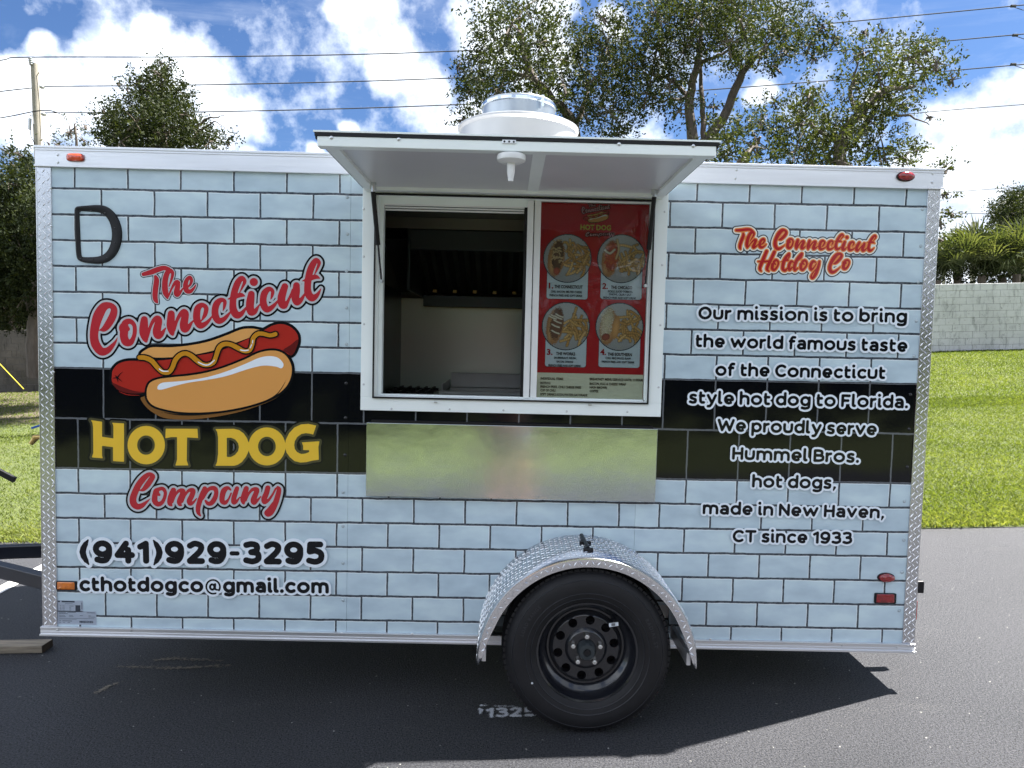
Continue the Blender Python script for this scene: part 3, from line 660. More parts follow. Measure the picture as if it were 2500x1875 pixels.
# the small red logo on the right: three words share one outline
def logo():
    fa = affine([(247.3, 868.4), (765, 736.7), (264, 737.6)], [(1894.8, 610.5), (2122.6, 615.9), (1914.7, 558.9)])
    ft = affine([(348.5, 667.5), (383.1, 740.9), (478.5, 694.5)], [(1796.2, 560.7), (1806.2, 609.6), (1870.4, 596)])
    fc_ = affine([(247.3, 868.4), (264, 737.6), (334.2, 811)], [(2028.6, 668.3), (2049.4, 616.8), (2073.8, 645.7)])
    u = PXM/5.53; f = Field(64*u, .0016)
    for keys, xf in ((['conn_c', 'conn_o', 'conn', 'ecticut'], fa), (['the'], ft), (['conn_c', 'conn_o'], fc_), (['hotdog6'], None)):
        for kk in keys:
            fn, sc, sts = SCR[kk]
            for st in sts:
                out = []
                for x, y, wd in catmull(st, 5):
                    p = fn(x, y); s_ = .88
                    if xf: p = xf(p); s_ = xf.s*.9
                    lx, lz = L(*p); out.append((lx, lz, max(wd, 2)/sc*PXM/2*s_))
                f.stroke(out)
    f.solve(); top = f.mesh('script_logo', 46*u, YB, 'v_slate', trailer)
    f.mesh('white_outline', 31*u, YB-.0005, 'v_cream', top); f.mesh('orange_outline', 14*u, YB-.001, 'v_logo_orange', top); f.mesh('red_lettering', 0, YB-.0015, 'v_logo_red', top)
logo()
def poly_edges(f, pts, closed=True, smooth=0):
    P = catmull([(x, y, 0) for x, y in pts], smooth, True)[:, :2] if smooth else pts
    Q = [L(*f(x, y)) for x, y in P]; return [(*Q[i], *Q[(i+1) % len(Q)]) for i in range(len(Q))]
def ell(cx, cy, rx, ry, n=40): return [(cx+rx*cos(2*pi*k/n), cy+ry*sin(2*pi*k/n)) for k in range(n)]
HD = [(z4, [(135, 95), (305, 120), (305, 345), (475, 370), (475, 175), (455, 135), (635, 145), (635, 720), (470, 710), (470, 500), (305, 480), (305, 630), (318, 668), (150, 655), (175, 590), (172, 200), (160, 130)], 0),
 (z4, ell(968, 470, 280, 288), 0), (z4, ell(965, 470, 133, 145), 0),
 (z4, [(1260, 225), (1735, 225), (1745, 365), (1580, 355), (1575, 700), (1600, 775), (1405, 775), (1430, 690), (1430, 350), (1340, 350), (1255, 368)], 0)]
HD2 = [[(z5, [(285, 230), (560, 226), (640, 245), (710, 295), (760, 370), (785, 450), (787, 520), (775, 580), (740, 650), (680, 725), (620, 765), (560, 780), (285, 780), (310, 720), (325, 600), (325, 350), (310, 270)]), (z5, [(455, 360), (520, 360), (580, 385), (625, 440), (638, 500), (625, 560), (580, 615), (520, 648), (455, 648)])],
 [(z5, ell(1057, 490, 278, 285)), (z5, ell(1057, 490, 133, 146))],
 [(z5, [(1795, 178), (1750, 312), (1700, 298), (1640, 290), (1570, 305), (1510, 350), (1475, 410), (1465, 470), (1475, 530), (1510, 575), (1570, 603), (1630, 598), (1690, 575), (1690, 545), (1600, 545), (1600, 480), (1580, 430), (1845, 412), (1828, 500), (1835, 690), (1750, 700), (1650, 725), (1560, 732), (1470, 710), (1400, 650), (1350, 580), (1328, 490), (1340, 390), (1390, 290), (1470, 205), (1570, 160), (1680, 152)])]]
u = PXM/6.144; f = Field(70*u, .0026)
f.edges(poly_edges(HD[0][0], HD[0][1])); f.edges(poly_edges(z4, HD[1][1])+poly_edges(z4, HD[2][1])); f.edges(poly_edges(z4, HD[3][1]))
for grp in HD2: f.edges(sum([poly_edges(a, p) for a, p in grp], []))
f.solve(); o = f.mesh('block_words', 62*u, YB, 'v_black', trailer); f.mesh('olive_outline', 36*u, YB-.0005, 'v_olive', o); f.mesh('gold_lettering', 0, YB-.001, 'v_gold', o)

# hot dog picture
def hot_dog(parent, T=None, y0=YB-.0003, dy=.0004, u=PXM/4.424, res=.0024, dim=1., name='hot_dog_picture', pref='v_'):
    conv = T or (lambda p: L(*p))
    def E(pts, sm=5):
        P = catmull([(x, y, 0) for x, y in pts], sm, True)[:, :2]; Q = [conv(zh(x, y)) for x, y in P]; return [(*Q[i], *Q[(i+1) % len(Q)]) for i in range(len(Q))]
    def ST(fd, pts, wd=None):
        c = catmull(pts, 6); fd.stroke([(*conv(zh(x, y)), w_/2*u) for x, y, w_ in c])
    saus = [(62, 600), (75, 540), (130, 480), (220, 450), (330, 447), (480, 450), (700, 430), (900, 400), (1150, 360), (1350, 290), (1550, 200), (1700, 118), (1800, 65), (1900, 50), (1990, 82), (2050, 140), (2072, 200), (2062, 280), (2000, 385), (1900, 340), (1750, 330), (1550, 400), (1300, 500), (1050, 580), (800, 620), (600, 640), (470, 680), (425, 730), (405, 785), (300, 772), (180, 730), (70, 682)]
    back = [(372, 372), (420, 330), (500, 300), (700, 300), (900, 280), (1100, 240), (1300, 170), (1450, 110), (1550, 98), (1620, 105), (1690, 130), (1560, 190), (1400, 250), (1250, 310), (1050, 360), (850, 395), (650, 410), (500, 408), (430, 380)]
    front = [(440, 790), (450, 730), (480, 680), (560, 645), (700, 625), (900, 605), (1100, 570), (1300, 510), (1500, 430), (1650, 360), (1780, 335), (1880, 350), (1950, 400), (1995, 480), (2005, 560), (1985, 650), (1930, 740), (1830, 820), (1700, 880), (1500, 940), (1250, 985), (1000, 1003), (780, 995), (600, 960), (500, 920), (450, 860)]
    brown = [(372, 850), (410, 830), (445, 795), (500, 925), (700, 985), (1000, 1010), (1250, 990), (1500, 945), (1700, 885), (1850, 815), (1950, 720), (1880, 815), (1750, 890), (1500, 980), (1250, 1038), (1000, 1072), (800, 1080), (620, 1060), (500, 1000), (420, 930)]
    white = [(555, 740), (570, 705), (620, 680), (750, 670), (900, 655), (1100, 620), (1300, 560), (1500, 480), (1650, 415), (1760, 395), (1850, 410), (1905, 460), (1915, 500), (1890, 527), (1830, 508), (1700, 498), (1550, 530), (1300, 610), (1100, 650), (900, 680), (750, 715), (620, 753), (570, 757)]
    must = [(365, 410, 46), (430, 415, 50), (500, 450, 52), (560, 520, 50), (620, 570, 46), (680, 568, 48), (718, 520, 48), (750, 440, 50), (800, 385, 48), (860, 366, 46), (920, 390, 50), (980, 440, 52), (1040, 482, 46), (1100, 490, 44), (1160, 465, 46), (1188, 400, 46), (1220, 310, 50), (1270, 268, 48), (1340, 268, 46), (1420, 305, 50), (1490, 340, 44), (1550, 332, 44), (1578, 270, 46), (1592, 200, 48), (1640, 155, 46), (1700, 155, 44), (1770, 172, 42), (1830, 158, 44)]
    y = y0; k = lambda s: M[pref+s] if not isinstance(M.get(pref+s), str) else pref+s
    fd = Field(46*u, res)
    for pp in (saus, back, front): fd.edges(E(pp))
    fd.solve(); top = fd.mesh(name, 30*u, y, 'v_black', parent)
    def shape(nm, pts, mm, sm=5, iso=0.):
        nonlocal y
        y -= dy; q = Field(.006+iso, res); q.edges(E(pts, sm)); q.solve(); return q.mesh(nm, iso, y, mm, top)
    shape('bun_back', back, 'v_bun_back'); shape('sausage', saus, 'v_sausage')
    shape('sausage_shade', [(64, 682), (180, 730), (300, 770), (404, 784), (398, 792), (300, 800), (200, 790), (130, 762), (88, 722)], 'v_sausage_dark')
    shape('sausage_shade', [(2070, 215), (2055, 300), (2000, 388), (1965, 365), (1910, 330), (1990, 275)], 'v_sausage_dark')
    y -= dy; q = Field(.004, res)
    for st in ([(140, 778, 5), (230, 812, 8), (360, 818, 6)],): ST(q, st)
    q.solve(); q.mesh('sausage_streak', 0, y, 'v_sausage', top)
    y -= dy; q = Field(.004, res)
    for st in ([(75, 632, 6), (120, 625, 14), (150, 590, 8), (182, 565, 3)], [(120, 625, 12), (172, 672, 4)], [(118, 625, 12), (130, 682, 4)], [(118, 622, 10), (90, 600, 4)]): ST(q, st)
    ST(q, [(150, 815, 3), (151, 815, 3)]); q.solve(); q.mesh('sausage_tip_mark', 0, y, 'v_black', top)
    shape('bun_shadow', brown, 'v_bun_dark'); shape('bun_outline', front, 'v_black', iso=24*u); shape('bun_front', front, 'v_bun')
    shape('bun_highlight', white, 'v_hilite')
    y -= dy; q = Field(.004, res); ST(q, [(590, 996, 3), (780, 1026, 12), (1000, 1026, 14), (1250, 1000, 14), (1500, 952, 16), (1700, 892, 20), (1850, 800, 10), (1950, 650, 3)]); q.solve(); q.mesh('bun_line', 0, y, 'v_black', top)
    y -= dy; q = Field(24*u, res); ST(q, must); q.solve(); q.mesh('mustard_outline', 15*u, y, 'v_black', top); y -= dy; q.mesh('mustard', 0, y, 'v_mustard', top)
    y -= dy; q = Field(.004, res)
    for st in ([(578, 534, 12), (615, 556, 14), (675, 558, 12)], [(998, 460, 12), (1060, 488, 14), (1115, 486, 14), (1172, 440, 12)], [(1452, 328, 12), (1500, 336, 14), (1540, 330, 12)], [(1558, 308, 11), (1574, 272, 12)], [(1582, 254, 11), (1586, 224, 11)]): ST(q, st)
    q.solve(); q.mesh('mustard_highlight', 0, y, 'v_hilite', top); return top
hot_dog(trailer)

# plain lettering: a rounded heavy letter drawn as round-ended strokes, x-height = 1
def arc(cx, cy, rx, ry, a0=0, a1=360): return [(cx+rx*cos(radians(a)), cy+ry*sin(radians(a))) for a in np.linspace(a0, a1, 28)]
def cv(*p): return [tuple(q[:2]) for q in catmull([(a, b, 0) for a, b in p], 6)]
G = {'o': (1.04, [arc(.52, .5, .52, .5)]), 'e': (.92, [[(.05, .46), (.90, .46)], [(.90, .46)]+arc(.47, .5, .45, .5, 4, 300)]), 'c': (.80, [arc(.5, .5, .48, .5, 52, 308)]),
 'a': (.82, [arc(.40, .27, .38, .27), cv((.80, 0), (.80, .6), (.68, .92), (.40, 1.0), (.12, .93))]), 's': (.66, [cv((.60, .94), (.36, 1.0), (.08, .90), (.08, .63), (.35, .51), (.62, .38), (.58, .08), (.32, 0), (.0, .08))]),
 'n': (.88, [[(0, 0), (0, .98)], cv((0, .6), (.15, .9), (.46, 1), (.80, .85), (.88, .5), (.88, 0))]),
 'm': (1.56, [[(0, 0), (0, .98)], cv((0, .6), (.12, .92), (.40, 1), (.70, .86), (.78, .5), (.78, 0)), cv((.78, .6), (.90, .92), (1.18, 1), (1.48, .86), (1.56, .5), (1.56, 0))]),
 'u': (.88, [cv((0, 1), (0, .45), (.10, .1), (.44, 0), (.78, .1), (.88, .45), (.88, 1))]), 'r': (.46, [[(0, 0), (0, .98)], cv((0, .55), (.12, .86), (.46, .98))]),
 'i': (.13, [cv((.02, .98), (.02, .3), (.05, .06), (.16, .02)), [(.0, 1.52, 1.12), (.001, 1.52, 1.12)]]), 'l': (.2, [cv((0, 1.48), (0, .3), (.05, .06), (.2, .02))]),
 't': (.5, [cv((.08, 1.32), (.08, .35), (.2, .05), (.48, .03)), [(.02, .93), (.48, .93)]]), 'h': (.88, [[(0, 0), (0, 1.48)], cv((0, .6), (.15, .9), (.46, 1), (.80, .85), (.88, .5), (.88, 0))]),
 'b': (.94, [[(0, .1), (0, 1.48)], arc(.47, .5, .47, .5)]), 'd': (.94, [[(.94, .02), (.94, 1.48)], arc(.47, .5, .47, .5)]), 'p': (.94, [[(0, .95), (0, -.5)], arc(.47, .5, .47, .5)]),
 'g': (.94, [arc(.46, .5, .46, .5), cv((.94, .97), (.94, .0), (.85, -.36), (.46, -.48), (.10, -.40))]), 'w': (1.56, [[(0, 1), (.38, .04), (.78, .88), (1.18, .04), (1.56, 1)]]), 'v': (.9, [[(0, 1), (.45, .04), (.9, 1)]]),
 'y': (.9, [[(0, 1), (.46, .06)], cv((.9, 1), (.46, -.1), (.26, -.42), (.04, -.46))]), 'f': (.52, [cv((.56, 1.45), (.3, 1.44), (.14, 1.2), (.12, .9), (.12, 0)), [(.0, .93), (.46, .93)]]),
 '.': (.0, [[(0, .04, 1.12), (.001, .04, 1.12)]]), ',': (.1, [[(.06, .04, 1.0), (-.06, -.36, .45)]]), 'O': (1.24, [arc(.62, .68, .62, .68)]), 'C': (1.04, [arc(.62, .68, .62, .68, 50, 310)]),
 'F': (.8, [[(0, 0), (0, 1.36), (.8, 1.36)], [(0, .70), (.66, .70)]]), 'W': (1.76, [[(0, 1.36), (.42, .04), (.88, 1.15), (1.34, .04), (1.76, 1.36)]]), 'H': (.98, [[(0, 0), (0, 1.36)], [(.98, 0), (.98, 1.36)], [(0, .70), (.98, .70)]]),
 'B': (.92, [[(0, 0), (0, 1.36)], cv((0, 1.36), (.5, 1.36), (.80, 1.22), (.80, .88), (.5, .72), (0, .72)), cv((0, .72), (.5, .72), (.92, .58), (.92, .18), (.55, 0), (0, 0))]), 'N': (1.0, [[(0, 0), (0, 1.36), (1.0, .02), (1.0, 1.36)]]),
 'T': (1.05, [[(0, 1.36), (1.05, 1.36)], [(.52, 1.36), (.52, 0)]]), '1': (.42, [[(0, 1.10), (.40, 1.34), (.40, 0)]]), '9': (.92, [arc(.46, .92, .46, .43), cv((.92, .95), (.90, .45), (.68, .06), (.36, 0), (.08, .08))]),
 '3': (.86, [cv((.04, 1.28), (.4, 1.36), (.76, 1.24), (.74, .86), (.38, .72)), cv((.38, .72), (.82, .62), (.86, .20), (.48, 0), (.02, .09))]), '4': (1.0, [[(.60, 1.34), (0, .44), (1.0, .44)], [(.74, .85), (.74, 0)]]),
 '2': (.86, [cv((.04, 1.20), (.4, 1.37), (.80, 1.2), (.76, .82), (.40, .4), (.02, .03)), [(.02, 0), (.86, 0)]]), '5': (.86, [[(.82, 1.36), (.12, 1.36), (.08, .80)], cv((.08, .80), (.5, .86), (.86, .64), (.84, .20), (.48, 0), (.03, .09))]),
 '-': (.40, [[(0, .62, .72), (.40, .62, .72)]]), '(': (.34, [[(.40, 1.60, .25), (.22, 1.30, .8), (.06, .95, 1), (0, .66, 1.05), (.06, .34, 1), (.22, 0, .8), (.40, -.30, .25)]]), ')': (.34, [[(-.06, 1.60, .25), (.12, 1.30, .8), (.28, .95, 1), (.34, .66, 1.05), (.28, .34, 1), (.12, 0, .8), (-.06, -.30, .25)]]),
 '@': (1.5, [[(a, b, .5) for a, b in arc(.75, .50, .75, .86, -62, 268)][::-1] and [(a, b, .5) for a, b in arc(.75, .50, .75, .86, -30, 292)], [(a, b, .62) for a, b in arc(.66, .48, .24, .32)], [(.98, .84, .6), (.95, .25, .6), (1.12, .14, .5), (1.38, .12, .45)]])}
def lettering(body, a, b, unit_px, rad, ow, res=.0020, name='lettering_line', fill='v_black', out='v_white', y=YB-.006, gap=.10):
    """unit_px: centre-line x-height in photograph pixels; rad: stroke radius in those units"""
    x = 0.; items = []
    for ch in body:
        if ch == ' ': x += .42+gap; continue
        w_, st = G[ch]; items.append((x, st)); x += w_+2*rad+gap
    total = x-gap-2*rad
    pL, pR = np.array(L(*a)), np.array(L(*b)); Ln = np.linalg.norm(pR-pL); d = (pR-pL)/Ln; nr = np.array([-d[1], d[0]]); s = unit_px*PXM; r = rad*s; sx = (Ln-2*r)/total
    f = Field(ow+.003, res)
    for x0, st in items:
        for q in st: f.stroke([(*(pL+d*(r+(x0+p[0])*sx)+nr*(r+p[1]*s)), r*(p[2] if len(p) > 2 else 1)) for p in q])
    f.solve(); o = f.mesh(name, ow, y, out, trailer); f.mesh('letter_fill', 0, y-.0005, fill, o); return o
for body, a, b in (('Our mission is to bring', za(245, 948), za(1450, 968)), ('the world famous taste', za(228, 1109), za(1452, 1137)), ('of the Connecticut', za(343, 1274), za(1325, 1294)),
    ('style hot dog to Florida.', zb(191, 202), zb(1455, 230)), ('We proudly serve', zb(355, 362), zb(1275, 386)), ('Hummel Bros.', zb(440, 525), zb(1172, 545)), ('hot dogs,', zb(555, 686), zb(1042, 696)),
    ('made in New Haven,', zb(270, 840), zb(1320, 866)), ('CT since 1933', zb(443, 1002), zb(1132, 1014))):
    lettering(body, a, b, 18.3, .192, .0088)
lettering('(941)929-3295', z2(468, 1124), z2(1877, 1132), 32.2, .235, .0135, name='phone_number', gap=.12)
lettering('cthotdogco@gmail.com', z2(465, 1286), z2(1905, 1298), 20.4, .215, .0100, name='email_line')

# data stickers
def sticker(x0, x1, y0, y1, rows, name='data_sticker', y=-.001):
    a = L(x0, y1); c = L(x1, y0); b = MB(); b.box(a[0], c[0], y, y+.0006, a[1], c[1]); o = b.build(name, 'sticker', trailer)
    b = MB(); W = c[0]-a[0]; Hh = c[1]-a[1]
    for (fx0, fx1, fz0, fz1) in rows: b.add([(a[0]+W*fx0, y-.0004, a[1]+Hh*fz0), (a[0]+W*fx1, y-.0004, a[1]+Hh*fz0), (a[0]+W*fx1, y-.0004, a[1]+Hh*fz1), (a[0]+W*fx0, y-.0004, a[1]+Hh*fz1)], [(0, 1, 2, 3)])
    b.build('fine_print', 'v_slate', o)
R1 = [(.17, .68, .84, .97), (.03, .11, .84, .97), (.3, .6, .72, .745), (.03, .71, .60, .61), (.03, .035, .08, .60), (.03, .71, .07, .08), (.71, .9, .08, .60), (.95, .97, .25, .85)]
for r in range(4): R1 += [(.10, .16, .14+r*.12, .17+r*.12), (.20, .29, .14+r*.12, .17+r*.12), (.47, .54+.1*(r == 3), .14+r*.12, .17+r*.12)]
sticker(333/2.37, 480/2.37, 900+1343/2.37, 900+1405/2.37, R1)
R2 = [(.05, .22, .88, .91), (.26, .48, .88, .91), (.76, .97, .88, .91), (.05, .28, .78, .81), (.05, .2, .66, .685), (.3, .4, .66, .685), (.58, .66, .66, .685), (.8, .86, .66, .685), (.05, .22, .57, .595), (.3, .42, .57, .595), (.8, .97, .57, .595),
      (.05, .95, .45, .47), (.05, .5, .38, .40), (.05, .1, .25, .28), (.13, .38, .24, .28), (.05, .1, .13, .155), (.14, .2, .13, .155), (.26, .33, .13, .155)]
xx = .57
for i in range(26): wv = random.choice((.005, .009, .013)); R2.append((xx, xx+wv, .13, .29)); xx += wv+.006
sticker(333/2.37, 557/2.37, 900+1405/2.37, 900+1478/2.37, R2)

# ------------------------------------------------------------------ serving window
b = MB()
FX0, FX1, FZ0, FZ1 = -.976, .327, 1.258, 2.245
for bx in ((FX0, FX1, FZ0, OZ0), (FX0, OX0, OZ0, FZ1), (OX1, FX1, OZ0, FZ1), (OX0, OX1, OZ1, FZ1)): b.box(bx[0], bx[1], -.016, .0, bx[2], bx[3])
wf = b.build('window_frame', 'white_frame', trailer, bevel=.002)
b = MB()   # inner return of the frame with the recessed ledge
for bx in ((OX0-.001, OX1+.001, OZ0-.001, OZ0+.006), (OX0-.001, OX0+.012, OZ0+.006, OZ1), (OX1-.005, OX1+.001, OZ0+.006, OZ1), (OX0-.001, OX1+.001, OZ1-.006, OZ1+.001)): b.box(bx[0], bx[1], -.010, .075, bx[2], bx[3])
b.build('inner_frame', 'white_frame', wf)
b = MB(); r = .004      # black bulb seal around the opening
for bx in ((OX0-.004, OX1+.004, OZ0-.004, OZ0+.003), (OX0-.004, OX0+.002, OZ0, OZ1), (OX1-.002, OX1+.004, OZ0, OZ1), (OX0-.004, OX1+.004, OZ1-.008, OZ1)): b.box(bx[0], bx[1], -.026, -.015, bx[2], bx[3])
b.build('rubber_seal', 'black_rubber', wf, bevel=.001)
for x, y in ((105, 168), (105, 488), (107, 943), (105, 1350), (293, 1515), (685, 1518), (1048, 1525), (1475, 1533), (1885, 1535), (2137, 185), (2120, 545), (2108, 950), (2095, 1370)): screw(*zw(x, y), .005, Y=-.016, parent=trailer)
for x, y in ((590, 1471), (1632, 1488)):
    b = MB(); q = L(*zw(x, y), -.02); b.box(q[0]-.007, q[0]+.007, -.030, -.015, q[1]-.003, q[1]+.003); b.build('catch', 'screw', wf, bevel=.001)
# sliding window: tracks, centre stile, pane
b = MB(); b.box(OX0+.012, -.246, .020, .060, 2.150, 2.180); b.box(-.246, OX1-.004, .020, .060, 2.177, 2.182); b.box(OX0+.012, OX1-.012, .020, .060, OZ0+.006, OZ0+.012); b.box(OX0+.012, OX0+.028, .020, .060, OZ0+.012, 2.15); b.box(OX1-.009, OX1-.005, .02, .06, OZ0+.012, 2.177)
tr = b.build('window_track', 'white_frame', trailer, bevel=.001)
b = MB(); b.box(-.272, -.246, .012, .055, OZ0+.008, 2.178); b.box(-.242, -.214, .018, .050, OZ0+.008, 2.178); b.build('centre_stile', 'white_plastic', trailer, bevel=.002)
b = MB(); b.box(-.285, -.2725, .03, .055, OZ0+.008, 2.17); b.build('stile_seal', 'black_rubber', trailer)
b = MB(); b.box(-.214, OX1-.009, .026, .030, OZ0+.012, 2.177); b.build('glass_pane', 'glass', trailer)
for k in range(3):
    b = MB(); b.box(OX0+.03, -.286, .022+k*.01, .026+k*.01, 2.143-.009*k, 2.150-.009*k); b.build('track_lip', 'white_plastic', tr)

# menu poster behind the right pane
MX0, MX1, MZ0, MZ1 = -.2135, .2565, 1.3225, 2.176
menu = in_trailer('menu_poster', ((MX0+MX1)/2, .042, MZ0), 'red hot dog menu poster with four round food pictures behind the right pane', 'menu poster')
mb = Vector(((MX0+MX1)/2, .042, MZ0))
def ML(x, y): return L(1280+x/3.318, 480+y/3.318, .036)    # zoomed menu picture -> trailer coordinates
def mquad(name, x0, x1, z0, z1, y, m, parent=menu, n=1):
    b = MB(); b.box(x0-mb.x, x1-mb.x, y-mb.y, y-mb.y+.0006, z0-mb.z, z1-mb.z); return b.build(name, m, parent)
mquad('red_sheet', MX0, MX1, MZ0, MZ1, .042, 'v_menu_red')
zsplit = ML(500, 1434)[1]
mquad('price_sheet', MX0+.001, MX1-.001, MZ0, zsplit, .041, 'v_menu_cream')
def mtext(body, x, y, wpx, hpx, m, yy=.0385, bold=.032, center=False):
    """small print: text mesh fitted between x and x+wpx on baseline y (zoom pixels)"""
    c = bpy.data.curves.new('t', 'FONT'); c.body = body; c.offset = bold; c.resolution_u = 2
    o = bpy.data.objects.new('t', c); COL.objects.link(o); dg = bpy.context.evaluated_depsgraph_get(); me = bpy.data.meshes.new_from_object(o.evaluated_get(dg)); bpy.data.objects.remove(o)
    co = np.array([v.co for v in me.vertices]); x0, x1 = co[:, 0].min(), co[:, 0].max()
    pL = ML(x, y); pR = ML(x+wpx, y); hh = hpx/3.318*PXM*1.0; sx = (pR[0]-pL[0])/(x1-x0)
    for v in me.vertices: v.co = Vector((pL[0]+(v.co.x-x0)*sx-mb.x, yy-mb.y, pL[1]+v.co.y*hh/HCAP-mb.z))
    return new_obj('menu_text', me, menu, m)
def food_disc(cx, cy, rpx, seed, kind):
    r_ = np.random.default_rng(seed); N = 96; img = np.zeros((N, N, 3)); X, Y = np.meshgrid(np.linspace(-1, 1, N), np.linspace(1, -1, N))
    base = np.array([.30, .33, .36]); img[:] = base*(0.85+.2*(Y[..., None]+.3)); img *= (1+.03*r_.normal(size=(N, N, 1)))
    def stroke(pts, wd, col, seg=False):
        pts = catmull([(a, b, 0) for a, b in pts], 8)[:, :2]; dm = np.full((N, N), 9.); tt = np.zeros((N, N)); ac = 0
        for a, b in zip(pts[:-1], pts[1:]):
            d = b-a; Ls = max(1e-9, d@d); t = np.clip(((X-a[0])*d[0]+(Y-a[1])*d[1])/Ls, 0, 1); q = np.hypot(X-a[0]-t*d[0], Y-a[1]-t*d[1]); k = q < dm; dm = np.where(k, q, dm); tt = np.where(k, ac+t*sqrt(Ls), tt); ac += sqrt(Ls)
        mk = dm < wd; sh = (1-.5*(dm/wd)**2)*(1+(.16*np.sin(tt*75) if seg else 0)); img[(dm < wd*1.35) & ~mk] *= .62; img[mk] = (np.array(col)*sh[..., None])[mk]
    def blob(x, y, rx, ry, rot, col, rough=.25):
        a = (X-x)*cos(rot)+(Y-y)*sin(rot); b_ = -(X-x)*sin(rot)+(Y-y)*cos(rot); q = (a/rx)**2+(b_/ry)**2+rough*(r_.normal(size=(N, N))*.3); mk = q < 1; img[mk] = (np.array(col)*(1.1-.45*q[..., None]))[mk]
    gold = [(.42, .27, .09), (.36, .21, .06), (.50, .34, .14)]
    for _ in range(34):
        a = r_.uniform(-.05, .85); y = r_.uniform(-.6, .55); th = r_.uniform(0, pi); ln = r_.uniform(.15, .34)
        stroke([(a-ln*cos(th), y-ln*sin(th)), (a+r_.normal()*.06, y+r_.normal()*.06), (a+ln*cos(th), y+ln*sin(th))], .055, gold[r_.integers(3)], True)
    blob(-.48, -.02, .36, .78, -.12, (.36, .19, .08)); blob(-.60, -.05, .15, .62, -.12, (.45, .27, .12))
    if kind == 1:
        blob(-.42, .12, .24, .66, -.1, (.10, .05, .03), .5)
        for _ in range(26): x, y = r_.uniform(-.62, -.25), r_.uniform(-.3, .75); stroke([(x, y), (x+r_.normal()*.06, y+.03), (x+r_.normal()*.08, y+r_.normal()*.08)], .022, (.46, .36, .2))
        blob(-.45, -.55, .14, .16, 0, (.30, .07, .04))
    if kind == 2:
        blob(-.42, .1, .30, .64, -.1, (.30, .05, .03), .6)
        for _ in range(40): blob(r_.uniform(-.7, -.2), r_.uniform(-.5, .6), .06, .05, 0, (.38, .06+.05*r_.random(), .03), .3)
        stroke([(-.72, .35), (-.5, .22), (-.3, .38)], .05, (.45, .44, .38)); stroke([(-.2, .8), (-.12, .4), (-.22, 0)], .05, (.44, .34, .2))
    if kind == 3:
        blob(-.4, .1, .28, .70, -.15, (.12, .055, .03), .5)
        for _ in range(7): x, y = r_.uniform(-.65, -.25), r_.uniform(-.5, .6); stroke([(x-.15, y+.08), (x, y), (x+.16, y-.05)], .035, (.50, .49, .42))
    if kind == 4:
        blob(-.55, .15, .28, .66, -.15, (.40, .38, .28), 1.2)
        for _ in range(70): blob(r_.uniform(-.82, -.3), r_.uniform(-.35, .75), .035, .03, 0, (.44+.1*r_.random(), .46, .38), .3)
        blob(-.58, -.45, .18, .15, .3, (.20, .05, .03)); blob(-.15, -.02, .17, .52, -.12, (.42, .24, .09))
    c0 = ML(cx, cy); Rm = rpx/3.318*PXM*.99
    b = MB(); b.lathe([(Rm*1.025, 0), (0.0001, 0)], 48, 'y', (c0[0]-mb.x, .0403-mb.y, c0[1]-mb.z)); b.build('disc_rim', 'v_slate', menu)
    idx = -np.ones((N, N), int); vs = []; cs = []
    for j in range(N):
        for i in range(N):
            if X[j, i]**2+Y[j, i]**2 <= 1.03: idx[j, i] = len(vs); vs.append((c0[0]+X[j, i]*Rm*.985-mb.x, .0396-mb.y, c0[1]+Y[j, i]*Rm*.985-mb.z)); cs.append((*img[j, i], 1))
    fs = [(idx[j, i], idx[j, i+1], idx[j+1, i+1], idx[j+1, i]) for j in range(N-1) for i in range(N-1) if min(idx[j, i], idx[j, i+1], idx[j+1, i+1], idx[j+1, i]) >= 0]
    me = bpy.data.meshes.new('food_picture'); me.from_pydata(vs, [], fs); at_ = me.color_attributes.new('Col', 'FLOAT_COLOR', 'POINT'); at_.data.foreach_set('color', np.clip(np.array(cs)*[1.75, 1.45, 1.30, 1], .004, 1).ravel())
    return new_obj('food_picture', me, menu, 'food_print')
mt = bpy.data.materials.new('food_print'); mt.use_nodes = True; q = NT(mt.node_tree); p_ = q.n('ShaderNodeBsdfPrincipled'); o_ = q.n('ShaderNodeOutputMaterial'); q.l(p_.outputs[0], o_.inputs[0]); a_ = q.n('ShaderNodeVertexColor', layer_name='Col'); q.l(a_.outputs[0], p_.inputs['Base Color']); p_.inputs['Roughness'].default_value = .5
M['food_print'] = mt
for (cx, cy, kd) in ((350, 500, 1), (787, 503, 2), (337, 1050, 3), (772, 1055, 4)):
    x0, zt_ = ML(cx-162, cy+60); x1, zb_ = ML(cx+162, cy+333)
    b = MB(); rr = .011; ptsr = []
    for (qx, qz, a0) in ((x1-rr, zt_-0, 0), (x0, zt_, 0)): pass
    P = [(x0, zt_), (x0, zb_+rr)]+[(x0+rr-rr*cos(t), zb_+rr-rr*sin(t)) for t in np.linspace(0, pi/2, 6)]+[(x1-rr+rr*sin(t), zb_+rr-rr*cos(t)) for t in np.linspace(0, pi/2, 6)]+[(x1, zt_)]
    for (nm, yy, grow, mm) in (('card_edge', .0412, .0012, 'v_slate'), ('card', .0409, 0, 'v_menu_white')):
        cxm, czm = (x0+x1)/2, (zt_+zb_)/2; b = MB(); b.add([(cxm+(x-cxm)*(1+grow*2/(x1-x0))-mb.x, yy-mb.y, czm+(z-czm)*(1+grow*2/(zt_-zb_))-mb.z) for x, z in P], [tuple(range(len(P)))]); b.build(nm, mm, menu)
    food_disc(cx, cy, 196, kd+3, kd)
